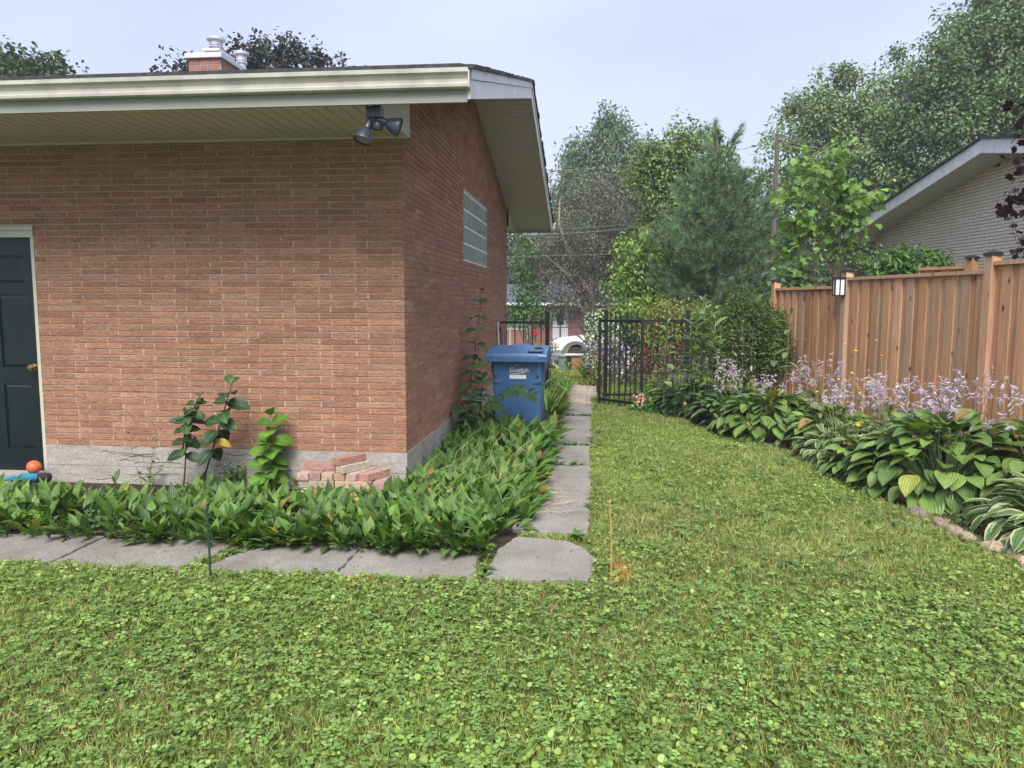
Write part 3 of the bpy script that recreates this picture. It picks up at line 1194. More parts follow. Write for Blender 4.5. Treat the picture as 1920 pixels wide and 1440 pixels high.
def loose_brick(label, x, y, z, rz, l=.285, wd=.09, h=.0585, holes=True):
    col = tuple(c * random.uniform(.85, 1.15) for c in random.choice([(.40, .26, .19), (.36, .23, .17), (.46, .35, .28), (.42, .31, .24)])) + (1,)
    mb = MB()
    mb.box(-l / 2, l / 2, -wd / 2, wd / 2, 0, h, col)
    o = mb.build('loose_brick', BM, None, bevel=.004)
    o.location = (x, y, z)
    o.rotation_euler = (0, 0, rz)
    tag(o, label, 'brick', 'loose bricks piled against the house')
    if holes:
        hb = MB()
        for k in range(5):
            hb.lathe([(.0115, 0), (.0115, .0012)], 12, Matrix.Translation((-.092 + .046 * k, 0, h - .0004)))
        hb.build('core_hole', HOLE, o)
    return o


PX0, PY = -.775, -.30
ORD = ['leftmost', 'second from the left', 'third from the left', 'fourth from the left', 'fifth from the left', 'sixth from the left', 'rightmost']
HL = .0605
for i in range(7):
    loose_brick('brick end-on in the lowest layer of the pile, ' + ORD[i], PX0 + .05 + i * .098, PY + random.uniform(-.012, .012), 0.004, rad(90 + random.uniform(-3, 3)), l=.285, holes=False)
for i in range(7):
    loose_brick('brick end-on in the second layer of the pile, ' + ORD[i], PX0 + .05 + i * .0985, PY + random.uniform(-.012, .012), 0.004 + HL, rad(90 + random.uniform(-3, 3)), l=.285, holes=False)
for i in range(2):
    for k_, nm_ in enumerate(('front row', 'middle row', 'row by the wall')):
        loose_brick(['left', 'right'][i] + ' brick lying lengthwise in the pile, third layer, ' + nm_, PX0 + .15 + i * .296, PY - .094 + .094 * k_ + random.uniform(-.003, .003), .004 + 2 * HL, rad(random.uniform(-1, 1)), l=.285, holes=False)
loose_brick('brick end-on at the right end of the third layer of the pile', PX0 + .65, PY, .004 + 2 * HL, rad(92), l=.285, holes=False)
for i, (dx, a) in enumerate([(.045, 90), (.14, 89), (.236, 91), (.35, 82), (.47, 70), (.585, 66)]):
    loose_brick('brick end-on in the fourth layer of the pile, ' + ORD[min(i, 5)], PX0 + dx, PY + random.uniform(-.01, .015), .004 + 3 * HL, rad(a), l=.28)
loose_brick('pink brick with core holes lying lengthwise on top of the pile at its left', PX0 + .155, PY + .0, .004 + 4 * HL, rad(-2), l=.29)
loose_brick('lower of the two pink bricks crossed at an angle on top of the pile', PX0 + .41, PY + .0, .004 + 4 * HL, rad(58), l=.28)
loose_brick('uppermost pink brick of the pile, set at an angle with core holes showing', PX0 + .38, PY + .01, .004 + 5 * HL, rad(60), l=.28)

# ------------------------------------------------------------------ edging stones
SM = mat_tint('field_stone', .95, (38, 38, 38), .5, 1.35, 1.0, .015, 1.0)
import bmesh


def stone(label, x, y, r, flat, rz, col):
    bm = bmesh.new()
    bmesh.ops.create_icosphere(bm, subdivisions=4, radius=1)
    ph = [random.uniform(0, 6) for _ in range(9)]
    for v in bm.verts:
        p = v.co.copy()
        k = 1 + .10 * math.sin(2.1 * p.x + ph[0]) * math.cos(1.7 * p.y + ph[1]) + .07 * math.sin(4 * p.z + ph[2] + 3 * p.x) + .035 * math.sin(9 * p.y + ph[3]) * math.sin(8 * p.x + ph[4]) + .02 * math.sin(17 * p.x + ph[5]) * math.sin(15 * p.z + ph[6])
        v.co = Vector((p.x * r * k, p.y * r * .68 * k, max(-.35, p.z) * r * flat * k))
    me = bpy.data.meshes.new('edging_stone')
    bm.to_mesh(me)
    bm.free()
    a = me.attributes.new('tint', 'FLOAT_COLOR', 'POINT')
    a.data.foreach_set('color', np.tile(np.array([*col, 1], np.float32), len(me.vertices)))
    me.materials.append(SM)
    for p in me.polygons:
        p.use_smooth = True
    o = link('edging_stone', me)
    o.location = (x, y, r * flat * .2)
    o.rotation_euler = (0, 0, rz)
    tag(o, label, 'stone', 'edging stones along the hosta bed')


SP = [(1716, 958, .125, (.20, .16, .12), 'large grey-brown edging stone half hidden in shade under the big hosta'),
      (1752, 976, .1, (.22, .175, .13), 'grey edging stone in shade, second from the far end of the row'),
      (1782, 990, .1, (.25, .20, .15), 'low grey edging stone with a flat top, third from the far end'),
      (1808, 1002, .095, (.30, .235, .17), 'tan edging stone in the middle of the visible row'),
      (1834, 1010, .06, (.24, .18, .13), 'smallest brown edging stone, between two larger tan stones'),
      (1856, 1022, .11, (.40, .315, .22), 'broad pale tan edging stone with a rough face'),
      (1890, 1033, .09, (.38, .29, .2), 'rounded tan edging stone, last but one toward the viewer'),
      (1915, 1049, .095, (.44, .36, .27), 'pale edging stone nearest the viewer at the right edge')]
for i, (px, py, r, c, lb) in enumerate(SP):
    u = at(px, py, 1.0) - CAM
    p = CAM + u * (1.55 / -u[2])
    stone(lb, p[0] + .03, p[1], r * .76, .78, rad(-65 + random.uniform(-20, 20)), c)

# ------------------------------------------------------------------ stakes and oddments on the lawn
b = MB()
b.tube([(-.61, -2.17, -.1), (-.612, -2.17, .2), (-.62, -2.165, .43)], .006, 6, (.015, .05, .04, 1))
b.tube([(-.626, -2.165, .41), (-.612, -2.165, .44)], .008, 6, (.015, .05, .04, 1))
tag(b.build('garden_stake', M['tint'], None, smooth='auto', origin=(-.61, -2.17, 0)), 'thin dark green garden stake at the lawn edge before the front path', 'stake')
b = MB()
b.tube([(1.665, -1.94, -.1), (1.66, -1.94, .3), (1.645, -1.935, .48)], [.005, .005, .0045], 6, (.46, .27, .11, 1))
tag(b.build('garden_stake', M['tint'], None, smooth='auto', origin=(1.665, -1.94, 0)), 'thin rusty stake in the grass beside the corner slab', 'stake')

# poles leaning in the corner behind the bin
lean = [((.06, 6.05, 0), (.02, 6.0, 1.27), .016, (.7, .7, .7, 1), 'white pole leaning against the house wall behind the blue bin'),
        ((.14, 6.02, 0), (.04, 6.02, 1.25), .013, (.05, .05, .06, 1), 'black pole leaning beside the white pole behind the blue bin'),
        ((.2, 6.03, 0), (.07, 6.04, 1.2), .016, (.2, .2, .22, 1), 'grey pole leaning lowest of three behind the blue bin')]
for a, c, r, col, lb in lean:
    b = MB()
    b.tube([a, c], r, 8, col)
    tag(b.build('pole', M['tint'], None, smooth='auto', origin=a), lb, 'pole', 'poles leaning behind the bin')

# ------------------------------------------------------------------ black metal fence and gate
BK = M['black']


def post(mb, x, y, h, w_=.032, z=0):
    mb.box(x - w_, x + w_, y - w_, y + w_, z - .1, h)
    mb.box(x - w_ - .004, x + w_ + .004, y - w_ - .004, y + w_ + .004, h + .0005, h + .012)


def rails(name, label, p0, p1, posts, n, zt=1.27, zp=1.42, zb=.12):
    t = thing(name, label, 'fence', (p0[0], p0[1], 0))
    p0, p1 = np.array(p0), np.array(p1)
    d_ = (p1 - p0) / np.linalg.norm(p1 - p0)
    nrm = np.array([-d_[1], d_[0]])
    for z in (zt, zb):
        b = MB()
        q = [p0 + nrm * .014, p1 + nrm * .014, p1 - nrm * .014, p0 - nrm * .014]
        b.prism([(*a, z - .018) for a in q], (0, 0, .036))
        b.build('rail', BK, t)
    for k in range(n):
        a = p0 + (p1 - p0) * (k + .7) / (n + .4)
        b = MB()
        b.box(a[0] - .0075, a[0] + .0075, a[1] - .0075, a[1] + .0075, .04, zp - .0)
        b.build('picket', BK, t)
    for a in posts:
        b = MB()
        post(b, a[0], a[1], zp + .03)
        b.build('post', BK, t)
    return t


LP_, RP_, R2 = at(1026, 640, 12.15), at(1136, 640, 12.25), at(1289, 640, 12.3)
rails('metal_fence', 'short black metal fence panel between the brick house and the gate opening', (.07, LP_[1] - .02), LP_[:2], [LP_[:2]], 5, 1.27, 1.4)
R3 = np.array([4.25, R2[1] + .3])
rails('metal_fence', 'black metal fence panels right of the open gate, behind the milkweed', RP_[:2], R2[:2], [RP_[:2], R2[:2]], 10, 1.3, 1.42)
rails('metal_fence', 'last black metal fence panel running behind the round bush to the cedar fence', R2[:2] + np.array([.06, .01]), R3, [R3], 11, 1.3, 1.42)
g0, g1 = at(1123, 742, 11.95)[:2], at(1202, 753, 11.35)[:2]
gate = thing('metal_gate', 'open black metal gate with vertical bars swung over the lawn', 'gate', (g0[0], g0[1], 0))
d_ = (g1 - g0) / np.linalg.norm(g1 - g0)
for a, h in ((g0, 1.36), (g1, 1.36)):
    b = MB()
    b.box(a[0] - .024, a[0] + .024, a[1] - .024, a[1] + .024, .04, h)
    b.build('stile', BK, gate)
for z in (1.31, .1):
    b = MB()
    nrm = np.array([-d_[1], d_[0]])
    q = [g0 + d_ * .025 + nrm * .017, g1 - d_ * .025 + nrm * .017, g1 - d_ * .025 - nrm * .017, g0 + d_ * .025 - nrm * .017]
    b.prism([(*a, z - .02) for a in q], (0, 0, .04))
    b.build('rail', BK, gate)
for k in range(7):
    a = g0 + (g1 - g0) * (k + 1) / 8
    b = MB()
    b.box(a[0] - .0095, a[0] + .0095, a[1] - .0095, a[1] + .0095, .03, 1.45)
    b.build('picket', BK, gate)
b = MB()
b.box(g0[0] - .04, g0[0] - .02, g0[1] - .03, g0[1] + .03, .2, .42)
b.tube([(g0[0] + .035, g0[1] - .02, .18), (g0[0] + .035, g0[1] - .02, .44)], .008, 6)
b.build('hinge', BK, gate)

# ------------------------------------------------------------------ cedar fence
WC = [(.56, .305, .16), (.58, .325, .175), (.53, .285, .15), (.57, .33, .19), (.60, .355, .215), (.54, .305, .17), (.50, .345, .24)]


def wcol():
    a, c, t = random.choice(WC), random.choice(WC), random.random()
    k = random.gauss(1, .08)
    return tuple(max(.01, (p * t + q * (1 - t)) * k) for p, q in zip(a, c)) + (1,)


def obox(mb, p0, p1, o0, o1, z0, z1, col):
    """box along p0->p1 (xy), offset o0..o1 to the viewer's side"""
    p0, p1 = np.array(p0), np.array(p1)
    d_ = (p1 - p0) / np.linalg.norm(p1 - p0)
    nrm = np.array([d_[1], -d_[0]])
    if nrm[0] > 0:
        nrm = -nrm
    q = [p0 + nrm * o0, p1 + nrm * o0, p1 + nrm * o1, p0 + nrm * o1]
    mb.prism([(*a, z0) for a in q], (0, 0, z1 - z0), col)


def post_cap(mb, x, y, z, w_=.062):
    mb.box(x - w_, x + w_, y - w_, y + w_, z - .03, z + .003)
    mb.add([(x - w_, y - w_, z + .004), (x + w_, y - w_, z + .004), (x + w_, y + w_, z + .004), (x - w_, y + w_, z + .004), (x, y, z + .03)],
           [(0, 1, 4), (1, 2, 4), (2, 3, 4), (3, 0, 4), (0, 3, 2, 1)])


def wood_fence(label, P, tops, phs, pw=.052):
    t = thing('wooden_fence', label, 'fence', (P[0][0], P[0][1], 0))
    for i, p in enumerate(P):
        if phs[i] is None:
            continue
        b = MB()
        d_ = np.array(P[min(i + 1, len(P) - 1)]) - np.array(P[max(i - 1, 0)])
        d_ = d_ / np.linalg.norm(d_)
        p = np.array(p)
        obox(b, p - d_ * pw, p + d_ * pw, -pw, pw, -.1, phs[i], wcol())
        po = b.build('post', M['wood'], t)
        b = MB()
        post_cap(b, p[0], p[1], phs[i] + .012, pw + .012)
        b.build('post_cap', M['black'], po)
    for i in range(len(P) - 1):
        a, c = np.array(P[i]), np.array(P[i + 1])
        L_ = np.linalg.norm(c - a)
        d_ = (c - a) / L_
        b = MB()
        n = max(2, round((L_ - 2 * pw) / .228))
        pt = (L_ - 2 * pw) / n
        for k in range(n):
            s = pw + pt * k + random.uniform(-.004, .004)
            obox(b, a + d_ * (s + .0), a + d_ * (s + .115), -.028, -.009, .05, tops[i] - .021, wcol())
            obox(b, a + d_ * (s + .092), a + d_ * (s + pt + .0), -.006, .014 + random.uniform(-.002, .002), .05, tops[i] - .02, wcol())
        b.build('fence_boards', M['wood'], t)
        b = MB()
        obox(b, a + d_ * (pw + .001), c - d_ * (pw + .001), -.04, .04, tops[i] - .019, tops[i] + .019, wcol())
        b.build('top_rail', M['wood'], t)
    return t


d01 = (F1 - F0) / np.linalg.norm(F1 - F0)
F4 = F3 + (F3 - F2) / np.linalg.norm(F3 - F2) * 2.5
d3 = (F4 - F3) / np.linalg.norm(F4 - F3)
F5 = F4 + d3 * 2.5
wood_fence('long cedar board fence with black post caps behind the hosta bed', [F0, F1, F2, F4, F5], [1.80, 1.905, 1.985, 2.03], [1.93, 2.01, 2.075, 2.12, 2.16])
bq0, bq1 = at(1740, 495, 10.2), at(1822, 490, 9.6)
wood_fence('cedar fence of the neighbouring yard with one capped post behind the long fence', [(bq0[0] - .1, bq0[1] + .1), (bq1[0], bq1[1])], [2.04], [None, 2.15])

# lantern
lq = at(1582, 535, 10.2)
ax = F2 * 0 + F1
lx, ly = F1[0] - .11, F1[1] - .01
lz = 1.80
lan = thing('wall_lantern', 'small square black lantern with white panes on the cedar fence post', 'lantern', (lx, ly, lz))
b = MB()
hw, hd, hh = .062, .05, .105
for sx in (-1, 1):
    for sy in (-1, 1):
        b.box(lx + sx * hw - .008, lx + sx * hw + .008, ly + sy * hd - .008, ly + sy * hd + .008, lz - hh, lz + hh)
b.box(lx - .007, lx + .007, ly - hd - .006, ly - hd + .006, lz - hh, lz + hh)
b.box(lx - hw - .012, lx + hw + .012, ly - hd - .012, ly + hd + .012, lz + hh, lz + hh + .022)
b.box(lx - hw - .01, lx + hw + .01, ly - hd - .01, ly + hd + .01, lz - hh - .016, lz - hh)
b.box(lx + hw, F1[0] - .04, ly - .03, ly + .03, lz - .06, lz + .06)
b.build('frame', M['black'], lan)
b = MB()
b.box(lx - hw + .002, lx + hw - .002, ly - hd + .002, ly + hd - .002, lz - hh + .002, lz + hh - .002)
b.build('pane', mat_plain('frosted_pane', (.75, .77, .82), .35, var=.05), lan)

# ------------------------------------------------------------------ neighbour's grey brick house on the right
nA = at(1640, 480, 15.9)            # far corner of the gable wall
nP = at(1905, 300, 11.4)            # under the peak
wd_ = (nP - nA)[:2]
wd_ = wd_ / np.linalg.norm(wd_)     # along the wall, toward the viewer
wn = np.array([wd_[1], -wd_[0]])
if wn[0] > 0:
    wn = -wn                        # out of the wall, toward our yard
half = np.linalg.norm((nP - nA)[:2]) + .0
ez, pz = 3.05, 3.9
nh = thing('brick_house', 'pale grey brick house with white gable trim beyond the cedar fence', 'house', (nA[0], nA[1], 0))


def NW(s, o, z):
    q = nA[:2] + wd_ * s + wn * o
    return (q[0], q[1], z)


def nroof(s):
    return ez + (pz - ez) * (1 - abs(s - half) / half)


b = MB()
z, i = 1.2, 0
while z < pz - .1:
    s = -.16 if i % 2 else 0.0
    while s < 2 * half:
        s0, s1 = max(s, 0), min(s + .303, 2 * half)
        if s1 - s0 > .03 and z < min(nroof(s0), nroof(s1)) - .05:
            k = random.gauss(.70, .02)
            q = [NW(s0, 0, z), NW(s1, 0, z), NW(s1, -.05, z), NW(s0, -.05, z)]
            b.prism(q, (0, 0, .0445), (k * 1.1, k * .94, k * .82, 1))
        s += .312
    z += .053
    i += 1
nwall = b.build('wall', mat_tint('grey_brick', .9, (20, 20, 20), .85, 1.1, .4), nh)
b = MB()
b.prism([NW(0, -.008, -.5), NW(2 * half, -.008, -.5), NW(2 * half, -.008, ez), NW(half, -.008, pz - .06), NW(0, -.008, ez)], (*(-wn * 3), 0))
b.build('mortar', mat_plain('dark_mortar', (.05, .047, .045), .95), nwall)
ov, eo = .5, .45
b = MB()
for s0, s1 in ((-eo, half), (half, 2 * half + eo)):
    z0 = ez - (pz - ez) * eo / half if s0 < 0 else pz
    z1 = pz if s0 < 0 else ez - (pz - ez) * eo / half
    b.prism([NW(s0, ov, z0 - .1), NW(s1, ov, z1 - .1), NW(s1, ov, z1 + .1), NW(s0, ov, z0 + .1)], (*(wn * .025), 0))
zz = ez - (pz - ez) * eo / half
b.prism([NW(-eo, ov - .02, zz - .1), NW(-.03, ov - .02, zz - .1), NW(-.03, ov - .02, zz + .06), NW(-eo, ov - .02, zz + .06)], (*(-wn * .5), 0))
b.build('gable_trim', M['white'], nh)
b = MB()
for s0, s1 in ((-eo, half), (half, 2 * half + eo)):
    n = 34
    for k in range(n):
        a, c = s0 + (s1 - s0) * k / n, s0 + (s1 - s0) * (k + .93) / n
        za, zc = [ez + (pz - ez) * (1 - abs(q - half) / half) - .095 for q in (a, c)]
        b.prism([NW(a, ov - .002, za), NW(c, ov - .002, zc), NW(c, ov - .002, zc + .02), NW(a, ov - .002, za + .02)], (*(-wn * (ov + .1)), 0))
b.build('soffit', M['soffit'], nh)
b = MB()
for s0, s1 in ((-eo - .03, half), (half, 2 * half + eo + .03)):
    za, zc = [ez + (pz - ez) * (1 - abs(q - half) / half) + .104 for q in (s0, s1)]
    b.prism([NW(s0, ov + .06, za), NW(s1, ov + .06, zc), NW(s1, ov + .06, zc + .03), NW(s0, ov + .06, za + .03)], (*(-wn * 6), 0), (.05, .05, .055, 1))
b.build('roof', M['shingle'], nh)

# ------------------------------------------------------------------ house across the street
def XH(px, Z, z):
    q = at(px, 565, Z)
    return np.array([q[0], q[1], z])


G0 = -1.08
hz = 47.0
hc = XH(1040, hz, G0)
fh = thing('bungalow', 'low red brick bungalow with a blue-grey roof and porch across the street', 'house', hc)
hy = hc[1]
x0, x1 = hc[0] - 14, hc[0] + 7
b = MB()
b.box(x0, x1, hy, hy + .3, G0 - .3, G0 + 2.5)
b.box(x1 - .3, x1, hy + .3, hy + 8, G0 - .3, G0 + 2.5)


def mat_farbrick():
    m, t, bb = nodes('distant_brick')
    tx = nd(t, 'TexBrick', Scale=1.0)
    tx.inputs['Color1'].default_value = (.26, .085, .06, 1)
    tx.inputs['Color2'].default_value = (.33, .12, .085, 1)
    tx.inputs['Mortar'].default_value = (.32, .24, .2, 1)
    tx.inputs['Mortar Size'].default_value = .008
    tx.inputs['Brick Width'].default_value = .22
    tx.inputs['Row Height'].default_value = .075
    g = nd(t, 'NewGeometry')
    sp = nd(t, 'SeparateXYZ')
    cb = nd(t, 'CombineXYZ')
    t.links.new(g.outputs['Position'], sp.inputs[0])
    t.links.new(sp.outputs[0], cb.inputs[0])
    t.links.new(sp.outputs[2], cb.inputs[1])
    t.links.new(cb.outputs[0], tx.inputs['Vector'])
    t.links.new(tx.outputs[0], bb.inputs['Base Color'])
    bb.inputs['Roughness'].default_value = .9
    return m


M['farbrick'] = mat_farbrick()
b.build('wall', M['farbrick'], fh)
b = MB()
ez_ = 1.42
b.prism([(x0 - .5, hy - 1.3, ez_), (x0 - .5, hy - 1.3, ez_ + .12), (x0 - .5, hy + 4, 2.72), (x0 - .5, hy + 9, ez_ + .12), (x0 - .5, hy + 9, ez_)], (x1 - x0 + 1, 0, 0), (.075, .085, .11, 1))
b.build('roof', mat_tint('far_shingle', .9, (3, 3, 3), .75, 1.2, .4, .01, 2), fh)
b = MB()
b.box(x0 - .5, x1 + .5, hy - 1.34, hy - 1.301, ez_ - .05, ez_ + .1)
b.build('eave_fascia', M['white'], fh)
dxc = hc[0]
dd = MB()
dd.box(dxc - .1, dxc + .82, hy - .06, hy - .001, G0 + .3, G0 + 2.33)
do = dd.build('door', mat_plain('far_door', (.68, .7, .76), .5), fh)
dd = MB()
dd.box(dxc + .16, dxc + .56, hy - .075, hy - .061, G0 + 1.25, G0 + 2.15)
dd.build('door_pane', mat_plain('dark_pane', (.02, .025, .03), .1), do)
for wx, ww in ((-2.3, 1.2), (-4.6, 1.5), (2.6, 1.4)):
    b = MB()
    b.box(dxc + wx - ww / 2 - .07, dxc + wx + ww / 2 + .07, hy - .05, hy - .001, G0 + .95, G0 + 2.25)
    wf = b.build('window', M['white'], fh)
    b = MB()
    b.box(dxc + wx - ww / 2, dxc + wx - .03, hy - .06, hy - .051, G0 + 1.02, G0 + 2.18)
    b.box(dxc + wx + .03, dxc + wx + ww / 2, hy - .06, hy - .051, G0 + 1.02, G0 + 2.18)
    b.build('pane', M['lens'], wf)
b = MB()
b.box(dxc - 1.1, dxc + 3.2, hy - 2.0, hy - .02, G0 - .2, G0 + .28)
pc = b.build('porch', mat_plain('porch_brick', (.22, .1, .075), .9), fh)
b = MB()
px = dxc - 1.0
while px < dxc + 3.1:
    big = abs((px - dxc + 1.0) % 1.35) < .12
    r_ = .05 if big else .012
    b.box(px - r_, px + r_, hy - 1.95 - r_, hy - 1.95 + r_, G0 + .3, G0 + (1.3 if big else 1.15))
    px += .12
b.box(dxc - 1.0, dxc + 3.1, hy - 1.98, hy - 1.92, G0 + 1.15, G0 + 1.2)
b.build('railing', mat_plain('dark_railing', (.03, .022, .025), .6), fh)
b = MB()
for px in (dxc - 1.5, dxc - 3.4, dxc - 3.9):
    b.box(px - .06, px + .06, hy - 1.25, hy - 1.13, G0, ez_ - .001)
b.build('porch_post', M['white'], fh)

# another roof beyond the cedar fence
q = at(1530, 520, 40)
fh2 = thing('house', 'distant grey roofed house seen low behind the young maple', 'house', (q[0], q[1], G0))
b = MB()
b.box(q[0] - 4, q[0] + 4, q[1], q[1] + 6, G0 - .3, 2.0)
b.build('wall', mat_plain('far_wall', (.3, .25, .2), .9), fh2)
b = MB()
b.prism([(q[0] - 4.5, q[1] - .6, 1.98), (q[0] - 4.5, q[1] + 3, 3.3), (q[0] - 4.5, q[1] + 6.6, 1.98)], (9, 0, 0), (.13, .14, .16, 1))
b.build('roof', M['shingle'], fh2)

# ------------------------------------------------------------------ white pickup, its nose to the left
tk = XH(1038, 33.5, G0)
truck = thing('pickup_truck', 'white pickup truck parked in the street, front wheel and bonnet showing', 'truck', (tk[0] + 2.7, tk[1], G0))
TX, TY, TW = tk[0], tk[1], 1.0
paint = mat_plain('white_paint', (.72, .74, .78), .25, var=.03, bs=0)
trim = mat_plain('grey_flare', (.10, .11, .125), .6)
b = MB()


def TP(x, z):
    return (TX + x, TY - TW, G0 + z)


wx0 = 1.0
arch = [(wx0 + .52 * math.cos(a), .40 + .52 * math.sin(a)) for a in np.linspace(math.pi * 1.02, -.02, 13)]
wx1 = 4.55
arch2 = [(wx1 + .52 * math.cos(a), .40 + .52 * math.sin(a)) for a in np.linspace(math.pi * 1.02, -.02, 13)]
prof = [(.0, .5), (.05, .42)] + arch + arch2 + [(5.55, .45), (5.6, 1.15), (3.62, 1.15), (3.62, 1.22), (3.55, 1.8), (3.3, 1.87), (2.3, 1.87), (1.72, 1.25), (1.2, 1.19), (.35, 1.1), (.06, 1.02), (.0, .9)]
b.prism([TP(x, z) for x, z in prof], (0, 2 * TW, 0))
tb = b.build('body', paint, truck, bevel=.05, seg=3)
b = MB()
b.prism([TP(x, z) for x, z in [(1.9, 1.28), (2.38, 1.78), (2.75, 1.8), (2.75, 1.28)]], (0, -.006, 0))
b.prism([TP(x, z) for x, z in [(2.82, 1.28), (2.82, 1.8), (3.25, 1.8), (3.45, 1.28)]], (0, -.006, 0))
b.build('window', mat_plain('car_glass', (.02, .025, .03), .05), truck)
b = MB()
for wc in (wx0, wx1):
    out_ = [(wc + .62 * math.cos(a), .40 + .62 * math.sin(a)) for a in np.linspace(math.pi * 1.0, 0, 15)]
    inn = [(wc + .49 * math.cos(a), .40 + .49 * math.sin(a)) for a in np.linspace(0, math.pi, 15)]
    b.prism([TP(x, z) for x, z in out_ + inn], (0, -.05, 0))
    b.build('wheel_arch', trim, truck, bevel=.01)
    b = MB()
b = MB()
b.box(TX - .12, TX + .42, TY - TW - .03, TY + TW + .03, G0 + .42, G0 + .68)
b.build('bumper', mat_plain('chrome', (.6, .6, .63), .25, .8), truck, bevel=.04)
b = MB()
b.box(TX - .035, TX + .02, TY - .8, TY + .8, G0 + .7, G0 + 1.0)
b.build('grille', mat_plain('grille_black', (.012, .012, .014), .4), truck, bevel=.02)
for s in (-1, 1):
    b = MB()
    b.box(TX - .04, TX + .3, TY + s * .93 - .09, TY + s * .93 + .09, G0 + .74, G0 + .98)
    b.build('headlight', mat_plain('lamp_glass', (.55, .5, .46), .15), truck, bevel=.03)
for wc in (wx0, wx1):
    for s in (-1, 1):
        Mx = Matrix.Translation((TX + wc, TY + s * (TW - .1), G0 + .38)) @ Matrix.Rotation(rad(90), 4, 'X')
        b = MB()
        b.lathe([(.2, -.13), (.36, -.13), (.39, -.09), (.39, .09), (.36, .13), (.2, .13)], 32, Mx)
        wh = b.build('wheel', M['rubber'], truck, smooth='auto')
        b = MB()
        b.lathe([(.02, -.09), (.1, -.1), (.2, -.06), (.23, -.1), (.24, -.125), (.24, .125), (.23, .1), (.2, .06), (.1, .1), (.02, .09)], 28, Mx)
        for k in range(5):
            a = k * 2 * math.pi / 5
            b.box(-.03, .03, .05, .22, .06, .125, M=Mx @ Matrix.Rotation(a, 4, 'Z'))
        b.build('rim', M['metal'], wh, smooth='auto')
b = MB()
b.box(TX + 1.85, TX + 2.05, TY - TW - .22, TY - TW - .02, G0 + 1.22, G0 + 1.42)
b.build('mirror', trim, truck, bevel=.03)

# ------------------------------------------------------------------ poles, wires, bits in the front yard
pq = XH(1446, 26.5, G0 * .8)
b = MB()
b.tube([(pq[0], pq[1], G0), (pq[0], pq[1], 4), (pq[0], pq[1], 7.2)], [.10, .085, .07], 12, (.12, .105, .09, 1))
pole = thing('utility_pole', 'grey wooden utility pole rising among the trees', 'pole', pq)
b.build('shaft', M['bark'], pole, smooth='auto')
b = MB()
b.tube([(pq[0], pq[1] - .1, 7.02), (pq[0] + .3, pq[1] - .1, 7.06)], .02, 6, (.2, .2, .2, 1))
b.lathe([(.04, 0), (.03, .08), (.045, .1), (.02, .16)], 10, Matrix.Translation((pq[0], pq[1], 7.2)), (.12, .13, .15, 1))
b.build('crossarm', M['tint'], pole)


def wire(label, a, c, sag, r=.022, col=(.2, .21, .22, 1)):
    b = MB()
    a, c = np.array(a), np.array(c)
    b.tube([a + (c - a) * k / 16 - np.array([0, 0, sag * 4 * (k / 16) * (1 - k / 16)]) for k in range(17)], r, 5, col)
    tag(b.build('power_line', M['tint'], None, smooth=True, origin=tuple(a)), label, 'wire')


wire('topmost power line running from the utility pole to the left across the tall trees', (pq[0], pq[1], 6.95), at(980, 322, 26), .2, .009)
wire('power line continuing right from the top of the utility pole', (pq[0] + .1, pq[1], 7.03), at(1700, 285, 27), .2, .008)
wire('upper of the paired service wires passing the dark plum crown', at(980, 433, 21.5), at(1260, 411, 24), .05, .007)
wire('lower of the paired service wires passing the dark plum crown', at(980, 440, 20.5), at(1260, 417, 23), .08, .009)
wire('lowest wire crossing low through the dark plum crown', at(930, 481, 21), at(1260, 471, 22.5), .03, .006)

rq = XH(1001, 27, float(gz(0, 20.5)))
rb = thing('mailbox', 'red mailbox on a wooden post beyond the black fence panel', 'mailbox', rq)
b = MB()
b.box(rq[0] - .05, rq[0] + .05, rq[1] - .05, rq[1] + .05, rq[2] - .1, rq[2] + 1.2, (.28, .2, .13, 1))
b.build('post', M['tint'], rb)
b = MB()
zb = rq[2] + 1.201
b.prism([(rq[0] - .14, rq[1] - .12, zb), (rq[0] + .14, rq[1] - .12, zb), (rq[0] + .14, rq[1] - .12, zb + .12), (rq[0] + .08, rq[1] - .12, zb + .19), (rq[0] - .08, rq[1] - .12, zb + .19), (rq[0] - .14, rq[1] - .12, zb + .12)], (0, .45, 0))
b.build('box', mat_plain('red_paint', (.55, .03, .03), .45), rb)
aq = XH(975, 24, float(gz(0, 17.5)))
b = MB()
b.tube([(aq[0] - .3, aq[1], aq[2] - .1), (aq[0] - .3, aq[1], aq[2] + 1.25), (aq[0] - .22, aq[1], aq[2] + 1.4), (aq[0] + .22, aq[1], aq[2] + 1.4), (aq[0] + .3, aq[1], aq[2] + 1.25), (aq[0] + .3, aq[1], aq[2] - .1)], .03, 8, (.65, .62, .56, 1))
b.tube([(aq[0] - .3, aq[1], aq[2] + .75), (aq[0] + .3, aq[1], aq[2] + .75)], .015, 6, (.65, .62, .56, 1))
tag(b.build('garden_arch', M['tint'], None, smooth='auto', origin=tuple(aq)), 'small white garden arch beyond the black fence panel', 'arch')
sq = XH(1105, 15.2, float(gz(0, 8.9)))
b = thing('solar_light', 'small solar path light in the far lawn by the iris clump', 'light', sq)
k = MB()
k.tube([(sq[0], sq[1], sq[2]), (sq[0], sq[1], sq[2] + .27)], .012, 6)
k.build('stake', M['black'], b)
k = MB()
k.lathe([(.02, .27), (.045, .29), (.045, .34), (.085, .345), (.08, .365), (.01, .38)], 16, Matrix.Translation(tuple(sq)))
k.build('lamp_head', mat_plain('solar_cap', (.3, .36, .36), .4), b, smooth='auto')
wq = XH(1065, 19.5, float(gz(0, 13.2)))
b = MB()
